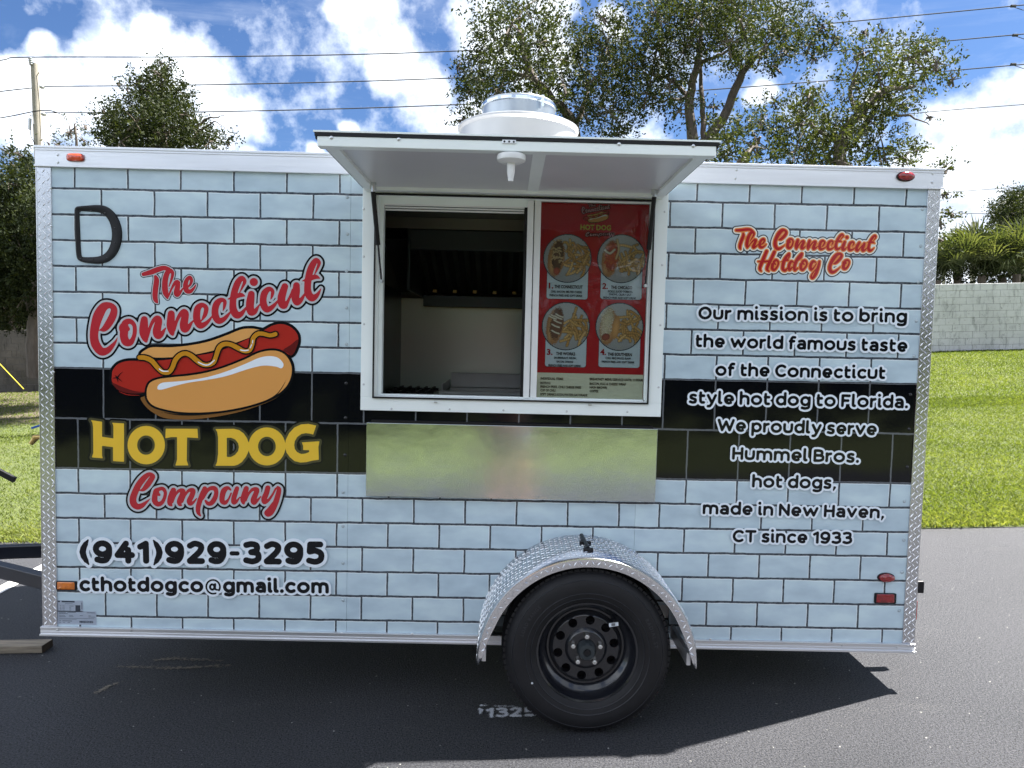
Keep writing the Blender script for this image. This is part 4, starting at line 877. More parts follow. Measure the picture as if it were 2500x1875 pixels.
for args in (('1.', 198, 742, 38, 46, 'v_logo_red'), ('2.', 633, 745, 46, 48, 'v_logo_red'), ('3.', 183, 1280, 46, 48, 'v_logo_red'), ('4.', 615, 1280, 48, 48, 'v_logo_red'),
    ('THE CONNECTICUT', 245, 740, 228, 26, 'v_menu_ink'), ('CHILI, BACON, MELTED CHEESE', 215, 776, 252, 17, 'v_ink'), ('FRENCH FRIES AND SOFT DRINK', 205, 806, 268, 17, 'v_ink'),
    ('THE CHICAGO', 703, 746, 172, 26, 'v_menu_ink'), ('PICKLE, SLICED TOMATO,', 678, 775, 202, 17, 'v_ink'), ('ONIONS, CELERY SALT', 686, 799, 182, 17, 'v_ink'), ('FRENCH FRIES AND SOFT DRINK', 640, 825, 268, 17, 'v_ink'),
    ('THE WORKS', 257, 1283, 155, 26, 'v_menu_ink'), ('SAUERKRAUT, RELISH,', 240, 1313, 184, 17, 'v_ink'), ('BACON, ONIONS', 262, 1344, 134, 17, 'v_ink'), ('FRENCH FRIES AND SOFT DRINK', 195, 1374, 266, 17, 'v_ink'),
    ('THE SOUTHERN', 675, 1288, 198, 26, 'v_menu_ink'), ('CHILI, BBQ SAUCE, SLAW', 658, 1315, 206, 17, 'v_ink'), ('FRENCH FRIES AND SOFT DRINK', 628, 1345, 266, 17, 'v_ink'),
    ('INDIVIDUAL ITEMS:', 132, 1482, 186, 20, 'v_ink_brown'), ('HOTDOG', 130, 1518, 82, 20, 'v_ink_brown'), ('FRENCH FRIES, CHILI CHEESE FRIES', 130, 1548, 332, 20, 'v_ink_brown'), ('CUP OF CHILI', 130, 1577, 122, 20, 'v_ink_brown'), ('SOFT DRINKS-SODA,WATER,GATORADE', 128, 1610, 384, 20, 'v_ink_brown'),
    ('BREAKFAST MENU SERVICE UNTIL 11:00AM', 530, 1487, 430, 20, 'v_ink_brown'), ('BACON, EGG & CHEESE WRAP', 530, 1524, 295, 20, 'v_ink_brown'), ('HASH BROWN', 530, 1554, 140, 20, 'v_ink_brown'), ('COFFEE', 530, 1584, 70, 20, 'v_ink_brown'), ('HOT DOG', 455, 266, 248, 42, 'v_menu_gold')):
    mtext(*args)
# little logo on the menu (same drawing, reduced)
MT = lambda p: tuple(np.array(ML(p[0], p[1]))-np.array([mb.x, mb.z]))
fconn = affine([(247.3, 868.4), (765, 736.7), (264, 737.6)], [(480, 140), (690, 98), (478, 82)])
fthe = affine([(348.5, 667.5), (383.1, 740.9), (478.5, 694.5)], [(518, 60), (530, 84), (580, 70)])
fcomp = affine([(330, 1240), (565, 1240), (350, 1150)], [(505, 322), (655, 318), (510, 285)])
fdog = affine([(274, 915), (728, 826), (440, 1023)], [(478, 175), (688, 128), (555, 214)])
for keys, ff in ((['conn_c', 'conn_o', 'conn', 'ecticut'], fconn), (['the'], fthe), (['comp_a', 'comp_b'], fcomp)):
    put_script(keys, [.0022, 0], .0011, ['v_black', 'v_menu_pale'], ['menu_word', 'menu_word_fill'], xf=ff, wscale=ff.s/3.318, parent=menu, y0=.0384-mb.y, plane=MT)
hot_dog(menu, T=lambda p: MT(fdog(p)), y0=.0406-mb.y, dy=.00005, u=PXM/4.424*fdog.s/3.318, res=.0012, name='menu_hot_dog')

# awning hatch
AY = -.775
aw0 = bpy.data.objects.new('awning_hatch', None); COL.objects.link(aw0); aw0.parent = trailer
def awn():
    hz, oz = 2.200, 2.196     # underside height at hinge and outer edge
    def bxx(b, x0, x1, t0, t1, u0, u1):    # along the panel: t 0 hinge..1 outer; u thickness
        P = []
        for x in (x0, x1):
            for t in (t0, t1):
                for uu in (u0, u1): P.append((x, AY*t-.004, hz+(oz-hz)*t+uu))
        b.add(P, [(0, 1, 3, 2), (4, 6, 7, 5), (0, 4, 5, 1), (2, 3, 7, 6), (0, 2, 6, 4), (1, 5, 7, 3)])
    x0, x1 = FX0-.004, FX1-.008
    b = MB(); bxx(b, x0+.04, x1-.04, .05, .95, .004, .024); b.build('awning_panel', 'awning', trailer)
    b = MB(); e = .045/abs(AY)
    bxx(b, x0+.012, x1-.012, 1-e*.9, 1-.001, -.019, .0125)   # outer rail
    bxx(b, x0+.02, x0+.062, .03, 1-e*.9, -.008, .012); bxx(b, x1-.062, x1-.02, .03, 1-e*.9, -.008, .012); bxx(b, x0+.02, x1-.02, .012, .075, -.010, .012)
    b.build('awning_rail', 'white_frame', trailer, bevel=.002)
    b = MB(); bxx(b, x0, x1, .0, 1.005, .0245, .030); b.build('awning_skin', 'white_frame', trailer)
    b = MB(); bxx(b, x0+.004, x1-.004, 1-.03, 1.002, .0130, .0240); bxx(b, x0+.004, x0+.016, .02, .99, .006, .0240); bxx(b, x1-.016, x1-.004, .02, .99, .006, .0240); b.build('awning_seal', 'black_rubber', trailer)
    b = MB(); xc = L(*zt(1225, 400), AY*.5)[0]; bxx(b, xc-.022, xc+.022, .075, .93, -.0005, .004); b.build('awning_rib', 'white_frame', trailer)
    for x, y in ((219, 273), (550, 281), (1632, 305), (1996, 314)): screw(*zt(x, y), .0062, Y=AY-.004)
    xl, zl = L(*zt(1092, 296), AY); b = MB(); b.box(xl-.022, xl+.022, AY-.007, AY+.012, zl-.006, zl+.006); o = b.build('latch_plate', 'screw', trailer, bevel=.001)
    for d in (-.015, 0, .015):
        b = MB(); b.lathe([(.0035, 0), (.003, -.001), (.0001, -.001)], 10, 'y', (xl+d, AY-.0075, zl)); b.build('latch_hole', 'black_rubber', o)
    # lamp: shallow white base and tapered shade
    xc, zc = L(*zt(1103, 345), AY*.955); yb = AY*.955-.004
    b = MB(); b.lathe([(.0001, .0), (.046, 0), (.048, -.006), (.046, -.018), (.030, -.026), (.0001, -.026)], 32, 'z', (xc, yb, 2.172)); lb = b.build('lamp_base', 'white_plastic', trailer, smooth=True)
    b = MB(); b.lathe([(.0135, 0), (.0125, -.03), (.0095, -.048), (.0085, -.058), (.0001, -.059)], 20, 'z', (xc, yb, 2.147)); b.build('lamp_shade', 'white_plastic', lb, smooth=True)
    bpy.data.objects.remove(aw0)
awn()
# gas struts
for (bx, by, tx, ty, sx) in ((225, 655, 168, 50, -.905), (2005, 685, 2066, 85, .255)):
    p0 = L(*zw(bx, by), -.014); p1 = L(*zw(tx, ty), -.14)
    A_ = Vector((p0[0], -.014, p0[1])); B_ = Vector((p1[0], -.14, p1[1])); mid = A_.lerp(B_, .42)
    b = MB(); b.tube([mid, B_], .0095, 12); st_ = b.build('gas_strut', 'black_rubber', trailer, smooth=True)
    b = MB(); b.tube([A_, mid], .0042, 8); b.build('strut_rod', 'black_paint', st_, smooth=True)
    b = MB(); b.tube([A_+Vector((0, .014, 0)), A_-Vector((0, .014, 0))], .007, 10); b.tube([B_+Vector((0, 0, 0)), B_+Vector((0, 0, .03))], .007, 10); b.box(B_.x-.012, B_.x+.012, B_.y-.004, B_.y+.01, B_.z+.01, B_.z+.05); b.build('strut_mount', 'screw', st_)

# folded counter
s0 = L(*zw(122, 1603), -.03); s1 = L(893, 1213, -.03); s2 = L(1600, 1218, -.03)
b = MB(); b.box(s0[0]+.002, s2[0]-.001, -.032, -.027, .8860, 1.2060); b.box(s0[0]+.002, s2[0]-.001, -.027, -.006, 1.2035, 1.2060); b.box(s0[0]+.002, s0[0]+.004, -.027, -.010, .8860, 1.2035); b.box(s2[0]-.003, s2[0]-.001, -.027, -.010, .8860, 1.2035); b.box(s0[0]+.002, s2[0]-.001, -.027, -.010, .8860, .8885)
b.build('folding_counter', 'steel', trailer, bevel=.0012)
b = MB(); b.box(s0[0]+.02, s2[0]-.02, -.024, -.001, 1.2065, 1.216); b.build('counter_hinge', 'black_rubber', trailer)

# fender
FRD, FC, FY = .440, .288, -.335
b = MB(); n = 64
prof = [(FRD, .0, ), (FRD, FY+.004)]
b.lathe([(FRD, -.001), (FRD+.001, -.12), (FRD, FY+.006), (FRD-.004, FY), (FRD-.010, FY-.001)], n, 'y', (0, 0, FC), 0, pi)
fn = b.build('fender', 'alu_diamond', trailer, smooth=True); sm = fn.modifiers.new('s', 'SOLIDIFY'); sm.thickness = .002; sm.offset = -1
b = MB(); vs = []; fs = []
for k in range(n+1):
    a = pi*k/n; wdt = .034*min(1, .12+1.6*sin(a)**.6) if 0 < k < n else .004
    for r_, y in ((FRD-.006, FY-.001), (FRD-.006-wdt*.3, FY-.002), (FRD-.006-wdt, FY+.004), (FRD-.006-wdt, FY+.008)): vs.append((r_*cos(a), y, FC+r_*sin(a)))
for k in range(n):
    for j in range(3): fs.append((k*4+j, (k+1)*4+j, (k+1)*4+j+1, k*4+j+1))
b.add(vs, fs); b.build('fender_lip', mat('polished_lip', (.86, .87, .9), .13, 1, .03, 6, .12, 5, .006), trailer, smooth=True)
b = MB()
for k in range(64):
    a = pi*(k+.5)/64
    for j in range(10):
        y = FY+.022+j*.0315+(.0 if k % 2 else .0155)
        if y > -.01: continue
        er = Vector((cos(a), 0, sin(a))); et = Vector((-sin(a), 0, cos(a))); ey = Vector((0, 1, 0)); sgn = 1 if (k+j) % 2 else -1
        uv = (et*.5+ey*sgn*.86).normalized() if True else ey
        uv = (ey*.35+et*sgn*.94).normalized() if (k % 2) else (ey*.35-et*sgn*.94).normalized()
        lozenge(b, Vector((0, y, FC))+er*(FRD+.0012), uv, uv.cross(er), er, .0105, .0024, .0018)
o = b.build('tread_pattern', 'tread', fn); o['kind'] = 'stuff'
b = MB()
for k in range(56):
    a = pi*(k+.5)/56; r_ = FRD-.022
    if sin(a) < .1: continue
    er = Vector((cos(a), 0, sin(a))); et = Vector((-sin(a), 0, cos(a))); lozenge(b, Vector((0, FY-.002, FC))+er*r_, (er*.75+et*.6*(1 if k % 2 else -1)).normalized(), (et*.75-er*.6*(1 if k % 2 else -1)).normalized(), (0, -1, 0), .011, .0022, .0015)
o = b.build('lip_tread', 'tread', fn); o['kind'] = 'stuff'
# rubber hold-down latch on the fender
b = MB(); zt0 = FC+FRD; b.tube([(-.004, -.03, zt0+.004), (-.002, -.12, zt0+.008), (.0, -.2, zt0+.012), (.0, -.24, zt0+.006)], [.010, .008, .008, .012], 10); b.build('rubber_latch', 'black_rubber', trailer, smooth=True)
b = MB(); b.box(-.024, .024, -.155, -.135, zt0, zt0+.012); b.tube([(-.02, -.255, zt0+.006), (.02, -.255, zt0+.006)], .010, 10); b.build('latch_grip', 'black_rubber', trailer, bevel=.002)
b = MB()
for sgn in (-1, 1): b.box(sgn*.412-.008, sgn*.412+.008, -.30, -.02, .285, .335)
b.build('fender_bracket', 'alu', trailer)

# wheel
wc = (0, 0, .335)
wheel = bpy.data.objects.new('wheel', None); COL.objects.link(wheel); wheel.parent = trailer; wheel.location = (.001, 0, .3345)
b = MB(); TY0, TY1 = -.322, -.115
b.lathe([(.196, -.300), (.207, -.318), (.235, -.330), (.265, -.334), (.292, -.332), (.312, -.322), (.326, -.305), (.335, -.288), (.341, -.262), (.343, -.215), (.341, -.168), (.335, -.142), (.312, -.112), (.265, -.100), (.21, -.11), (.196, -.13)], 128, 'y')
ty = b.build('tyre', 'tyre', wheel, smooth=True)
b = MB()   # tread blocks on the shoulder
for k in range(84):
    a = 2*pi*k/84; er = Vector((cos(a), 0, sin(a))); et = Vector((-sin(a), 0, cos(a)))
    for (y0, y1, rr) in ((-.302, -.268, .3365), (-.255, -.225, .3425), (-.215, -.185, .3435)):
        c0 = er*rr; hw = .0095
        P = [er*(rr+(.0 if y == y0 and rr < .34 else .0004))+et*s_*hw+Vector((0, y, 0)) for y in (y0, y1) for s_ in (-1, 1)]+[er*(rr-.012)+et*s_*hw+Vector((0, y, 0)) for y in (y0, y1) for s_ in (-1, 1)]
        b.add(P, [(0, 1, 3, 2), (4, 5, 7, 6), (0, 1, 5, 4), (2, 3, 7, 6), (0, 2, 6, 4), (1, 3, 7, 5)])
o = b.build('tread_blocks', 'tyre', ty); o['kind'] = 'stuff'
b = MB()
for rr, yy in ((.300, -.3285), (.2475, -.3325), (.226, -.3285)): b.lathe([(rr-.0018, yy+.001), (rr, yy-.0016), (rr+.0018, yy+.001)], 96, 'y')
b.build('sidewall_ridge', 'tyre_band', ty, smooth=True)
def arc_text(body, rad, a_mid, size, rev=False):
    E = font_edges(body, 1.25); x0, x1 = E[:, [0, 2]].min(), E[:, [0, 2]].max(); sc = size/HCAP; out = []
    for e in E:
        q = []
        for x, y in ((e[0], e[1]), (e[2], e[3])): a = a_mid-(x-(x0+x1)/2)*sc/rad; rr = rad+y*sc-size/2; q += [rr*cos(a), rr*sin(a)]
        out.append(tuple(q))
    return out
fd = Field(.003, .0016); fd.edges(arc_text('RADIAL ST', .274, radians(20), .016)); fd.edges(arc_text('LOAD RANGE', .274, radians(150), .014)); fd.solve(); fd.mesh('sidewall_lettering', .0006, -.3350, 'tyre_band', ty)
b = MB(); b.lathe([(.0001, -.3352), (.0045, -.3352)], 20, 'y', (-.218, 0, -.165*.6-.02)); b.build('white_dot', 'v_grey', ty)
b = MB(); b.lathe([(.198, -.285), (.208, -.300), (.2085, -.312), (.204, -.316), (.196, -.313), (.193, -.300), (.190, -.278), (.176, -.262), (.166, -.255), (.162, -.250), (.158, -.244), (.150, -.243), (.148, -.2435)], 96, 'y')
rim = b.build('rim', 'black_paint', wheel, smooth=True)
# disc face with ten round holes: ring grid cut by a field
def disc_face():
    NR, NA = 28, 200; r0, r1 = .030, .150; vs = []; fs = []; holes = [(.1155*cos(a), .1155*sin(a)) for a in [radians(83+36*k) for k in range(10)]]
    def yy(r): return -.266-(.014 if r < .072 else (.014*(1-(r-.072)/.014) if r < .086 else 0))+(.022*((r-.135)/.015) if r > .135 else 0)
    for i in range(NR+1):
        r = r0+(r1-r0)*i/NR
        for k in range(NA): a = 2*pi*k/NA; vs.append([r*cos(a), yy(r), r*sin(a)])
    hr = .0185
    def ins(v): return any(hypot2(v[0]-h[0], v[2]-h[1]) < hr*hr for h in holes)
    hypot2 = lambda a, b: a*a+b*b
    inside = [ins(v) for v in vs]
    for j, v in enumerate(vs):      # snap vertices close to a hole's edge onto it
        for h in holes:
            d = sqrt(hypot2(v[0]-h[0], v[2]-h[1]))
            if abs(d-hr) < .0031 and d > 1e-6: v[0] = h[0]+(v[0]-h[0])/d*hr; v[2] = h[1]+(v[2]-h[1])/d*hr; inside[j] = False
    for i in range(NR):
        for k in range(NA):
            q = (i*NA+k, i*NA+(k+1) % NA, (i+1)*NA+(k+1) % NA, (i+1)*NA+k)
            if any(inside[j] for j in q): continue
            cx = sum(vs[j][0] for j in q)/4; cz = sum(vs[j][2] for j in q)/4
            if ins((cx, 0, cz)): continue
            fs.append(q)
    b = MB(); b.add(vs, fs); o = b.build('wheel_disc', 'black_paint', rim, smooth=True)
    for h in holes:
        c = MB(); c.lathe([(hr*.99, -.2675), (hr*.97, -.235)], 20, 'y', (h[0], 0, h[1])); c.build('hand_hole', 'black_rubber', rim, smooth=True)
disc_face()
b = MB(); b.lathe([(.19, -.17), (.0001, -.17)], 48, 'y'); b.build('brake_drum', 'liner', wheel)
b = MB(); b.lathe([(.040, -.262), (.040, -.285), (.036, -.294), (.0345, -.308), (.030, -.314), (.016, -.316), (.014, -.312), (.0001, -.311)], 32, 'y'); hub = b.build('hub', mat('grey_hub_cap', (.045, .055, .062), .35, .5), wheel, smooth=True)
b = MB(); b.lathe([(.013, -.3125), (.012, -.3165), (.0001, -.3175)], 24, 'y'); b.build('hub_plug', 'black_rubber', hub, smooth=True)
for k in range(5):
    a = radians(90+72*k); c = (.0575*cos(a), 0, .0575*sin(a)); b = MB(); b.lathe([(.0118, -.276), (.0118, -.294), (.010, -.297), (.0001, -.297)], 6, 'y', c); b.build('lug_nut', 'chrome', wheel)
    b = MB(); b.lathe([(.0062, -.2972), (.006, -.302), (.0001, -.303)], 12, 'y', c); b.build('wheel_stud', 'screw', wheel, smooth=True)
b = MB(); b.add([(.092, -.2672, .088), (.130, -.2672, .094), (.128, -.2680, .110), (.090, -.2680, .104)], [(0, 1, 2, 3)]); st_ = b.build('bar_code_tag', 'v_white', wheel)
b = MB()
for k in range(9): x = .101+k*.0017; b.box(x, x+.0009, -.2690, -.2684, .093+k*.0002, .104+k*.0002)
b.build('tag_print', 'v_ink', st_)

# front of the trailer: tongue, jack handle, inlet valve
inv = TM.inverted()
def W(p): return inv @ Vector(tuple(p))
for (pa, pb, Y0, Y1) in (((100, 1416.), (-120, 1360.), .86, 1.12), ((100, 1344), (-120, 1352), 1.24, 1.14)):
    A_ = W(at(pa[0]+60, pa[1]+(pa[1]-pb[1])/220*60, Y0-.10 if Y0 < 1 else Y0+.04)); B_ = W(at(*pb, Y1)); b = MB(); b.obox(A_, B_, .058, .078); b.build('tongue_beam', 'blue_black', trailer, bevel=.004)
b = MB(); A_ = W(at(-40, 1132, 1.05)); B_ = W(at(37, 1172, 1.05)); b.obox(A_, B_, .02, .034); b.build('jack_handle', 'black_rubber', trailer, bevel=.003)
b = MB(); A_ = W(at(82, 1068, .3)); b.tube([A_+Vector((.12, 0, .01)), A_, A_-Vector((.0, 0, .0))], .012, 10); b.tube([A_+Vector((.012, 0, .0)), A_+Vector((-.012, .0, -.03))], [.014, .011], 10); vb = b.build('inlet_valve', 'brass', trailer, smooth=True)
b = MB(); A_ = W(at(78, 1045, .3)); B_ = W(at(106, 1036, .3)); b.obox(A_, B_, .014, .010); b.build('valve_handle', 'blue_handle', vb, bevel=.002)
# rear end pieces
b = MB(); A_ = L(1600+1508/2.37, 900+1230/2.37, .24); B_ = L(1600+1556/2.37, 900+1302/2.37, .24); b.box(XR-.004, B_[0], .24, .28, B_[1], A_[1]); b.build('door_stop', 'black_rubber', trailer, bevel=.006)
b = MB(); A_ = L(1600+1498/2.37, 900+1345/2.37, .05); B_ = L(1600+1514/2.37, 900+1455/2.37, .05); b.box(XR-.004, B_[0], .05, .12, B_[1], A_[1]); b.build('tail_light', 'red', trailer, bevel=.004)
b = MB(); A_ = L(1600+1600/2.37, 380+842/2.37, .05); B_ = L(1600+1611/2.37, 380+1002/2.37, .05); b.box(XR-.002, XR+.012, .02, .07, B_[1], A_[1]); b.build('door_hinge', 'alu', trailer, bevel=.002)
b = MB(); A_ = L(1600+1545/2.37, 900+705/2.37, .05); b.box(XR-.002, XR+.010, .02, .07, A_[1]-.13, A_[1]); b.build('door_hinge', 'alu', trailer, bevel=.002)
A_ = L(1600+1648/2.37, 380+262/2.37, .05); b = MB(); b.add([(XR-.002, .03, A_[1]-.012), (XR-.002, .03, A_[1]+.003), (XR+.045, .03, A_[1]+.002), (XR-.002, .08, A_[1]-.012), (XR-.002, .08, A_[1]+.003), (XR+.045, .08, A_[1]+.002)], [(0, 1, 2), (3, 5, 4), (0, 3, 4, 1), (1, 4, 5, 2), (2, 5, 3, 0)]); b.build('drip_spout', 'white_frame', trailer)

# roof exhaust fan
fx, fz = (L(*zt(1138, 200), 1.0)); cx_ = fx; base = 2.350
b = MB(); b.lathe([(.322, base-.0), (.325, 2.66), (.327, 2.732), (.335, 2.738), (.340, 2.747), (.338, 2.757), (.328, 2.762), (.318, 2.760), (.215, 2.776)], 72, 'z', (cx_, 1.0, 0)); ef = b.build('exhaust_fan', 'galv', trailer, smooth=True)
b = MB(); b.lathe([(.204, 2.775), (.204, 2.865), (.209, 2.868), (.209, 2.875), (.204, 2.878), (.204, 2.892), (.198, 2.898), (.19, 2.896), (.0001, 2.89)], 64, 'z', (cx_, 1.0, 0)); b.build('fan_collar', 'galv_ring', ef, smooth=True)
b = MB(); b.lathe([(.2065, 2.866), (.2105, 2.870), (.2105, 2.884), (.2065, 2.888)], 64, 'z', (cx_, 1.0, 0)); b.box(cx_+.118, cx_+.132, .795, .825, 2.83, 2.888); b.build('clamp_band', 'steel', ef, smooth=False)
def curved_label(name, m, r, a0, a1, zz0, zz1, parent):
    b = MB(); b.lathe([(r, zz0), (r, zz1)], 12, 'z', (cx_, 1.0, 0), a0, a1); return b.build(name, m, parent, smooth=True)
curved_label('fan_label', 'blue_label', .3245, radians(203), radians(216), 2.62, 2.712, ef)
curved_label('fan_plate', 'white_plastic', .3185, radians(256), radians(270), 2.625, 2.650, ef)

# ------------------------------------------------------------------ kitchen
kb = MB(); kb.box(-1.10, 1.2, 1.985, 2.0, .9, 1.86); kb.build('steel_backsplash', mat('backsplash_steel', (.66, .76, .69), .36, .92, .06, 1.2, .1, 3, .004), trailer)
b = MB(); b.box(-1.118, -1.10, .3, 1.98, .6, 1.90); b.build('kitchen_partition', 'dark_steel', trailer, bevel=.002)
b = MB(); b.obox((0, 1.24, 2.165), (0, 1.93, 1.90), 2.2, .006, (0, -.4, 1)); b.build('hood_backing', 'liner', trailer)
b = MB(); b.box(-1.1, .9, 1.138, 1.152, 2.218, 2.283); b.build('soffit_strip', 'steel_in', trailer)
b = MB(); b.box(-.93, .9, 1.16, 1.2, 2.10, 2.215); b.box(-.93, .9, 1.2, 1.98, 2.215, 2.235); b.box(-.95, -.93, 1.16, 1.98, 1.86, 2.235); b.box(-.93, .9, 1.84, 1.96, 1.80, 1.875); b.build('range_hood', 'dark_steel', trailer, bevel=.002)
for k in range(22):
    b = MB(); x = -.88+k*.068; b.obox((x, 1.22, 2.13), (x, 1.86, 1.90), .030, .012, (0, -.4, 1)); b.build('hood_baffle', 'steel_in', trailer)
    if k % 2 == 0: b = MB(); b.box(x+.02, x+.045, 1.81, 1.82, 1.893, 1.912); b.build('baffle_handle', 'brass', trailer)
b = MB(); b.tube([(-.93, 1.1, 2.19), (-.93, 1.1, 2.13), (-.93, 1.12, 1.95)], .008, 8); b.build('hood_pipe', 'dark_steel', trailer)
gr = in_trailer('griddle', (-.25, 1.5, .9), 'stainless countertop griddle with splash guard inside the serving window', 'griddle')
def gbox(nm, m, *c, bev=.003, par=gr, o0=(-.25, 1.5, .9)):
    b = MB(); b.box(c[0]-o0[0], c[1]-o0[0], c[2]-o0[1], c[3]-o0[1], c[4]-o0[2], c[5]-o0[2]); return b.build(nm, m, par, bevel=bev)
gbox('griddle_body', 'griddle_steel', -.745, .25, 1.22, 1.88, .9, 1.235)
gbox('griddle_plate', 'black_paint', -.74, .245, 1.27, 1.86, 1.236, 1.246)
gbox('front_rail', 'griddle_steel', -.75, .255, 1.17, 1.26, 1.246, 1.262)
gbox('splash_guard', 'griddle_steel', -.73, .24, 1.862, 1.878, 1.247, 1.345)
gbox('side_guard', 'griddle_steel', -.745, -.735, 1.30, 1.86, 1.247, 1.30)
for k in range(26):
    b = MB(); b.lathe([(.0075, 0), (.0001, 0)], 12, 'y', (-.73+k*.037+.25, 1.218-1.5, 1.222-.9)); b.build('vent_hole', 'black_rubber', gr)
sv = in_trailer('stove', (-.9, 1.5, .9), 'black gas range burners beside the griddle in the trailer kitchen', 'stove')
gbox('stove_body', 'steel_in', -1.15, -.775, 1.2, 1.88, .9, 1.225, par=sv, o0=(-.9, 1.5, .9))
for k in range(2):
    for j in range(6): gbox('burner_grate', 'black_rubber', -1.12+j*.055, -1.108+j*.055, 1.24+k*.32, 1.52+k*.32, 1.226, 1.25, par=sv, o0=(-.9, 1.5, .9), bev=0)
    gbox('grate_bar', 'black_rubber', -1.13, -.80, 1.37+k*.32, 1.385+k*.32, 1.228, 1.247, par=sv, o0=(-.9, 1.5, .9), bev=0)

# ------------------------------------------------------------------ ground
EDGE = lambda x: 2.70-.02*x+.03*math.sin(x*2.1)+.02*math.sin(x*5.3)
def hgt(x, y):
    x = np.asarray(x, float); y = np.asarray(y, float); t = np.clip((y-2.7)/15.3, 0, 1.25); hx = np.interp(x, [-40, -12, 15, 40], [.2, .38, 1.02, 1.4])
    return hx*t**1.25+.015*np.sin(x*.9+y*.4)*np.clip(t*4, 0, 1)
def grid_mesh(name, xs, ys, fz, m, kind='structure'):
    X, Y = np.meshgrid(xs, ys); Z = fz(X, Y); n = len(xs); vs = np.stack([X, Y, Z], -1).reshape(-1, 3)
    fs = [(j*n+i, j*n+i+1, (j+1)*n+i+1, (j+1)*n+i) for j in range(len(ys)-1) for i in range(n-1)]
    me = bpy.data.meshes.new(name); me.from_pydata(vs.tolist(), [], fs); me.polygons.foreach_set('use_smooth', [True]*len(fs)); o = new_obj(name, me, None, m); o['kind'] = kind; return o
b = MB(); b.add([(-45, -5.2, 0), (45, -5.2, 0), (45, 3.2, 0), (-45, 3.2, 0)], [(0, 1, 2, 3)]); b.build('parking_lot', 'asphalt')['kind'] = 'structure'
xs = np.concatenate([np.linspace(-400, -45, 8), np.linspace(-44, 44, 89), np.linspace(45, 400, 8)]); ys0 = np.concatenate([np.linspace(0, 16, 40), np.linspace(17, 60, 15), np.linspace(80, 600, 8)])
X, Y = np.meshgrid(xs, ys0); YY = Y+np.vectorize(EDGE)(np.clip(X, -44, 44)); n = len(xs)
vs = np.stack([X, YY, hgt(X, YY)+.006+.012*np.clip(Y*3, 0, 1)], -1).reshape(-1, 3); fs = [(j*n+i, j*n+i+1, (j+1)*n+i+1, (j+1)*n+i) for j in range(len(ys0)-1) for i in range(n-1)]
me = bpy.data.meshes.new('lawn'); me.from_pydata(vs.tolist(), [], fs); new_obj('lawn', me, None, 'lawn')['kind'] = 'structure'
b = MB(); b.add([(-400, -400, -.02), (400, -400, -.02), (400, -5.19, -.02), (-400, -5.19, -.02)], [(0, 1, 2, 3)]); b.add([(-400, -5.19, -.012), (-44.9, -5.19, -.012), (-44.9, 3.1, -.012), (-400, 3.1, -.012)], [(0, 1, 2, 3)]); b.add([(44.9, -5.19, -.012), (400, -5.19, -.012), (400, 3.1, -.012), (44.9, 3.1, -.012)], [(0, 1, 2, 3)])
b.build('ground', 'lawn')['kind'] = 'structure'
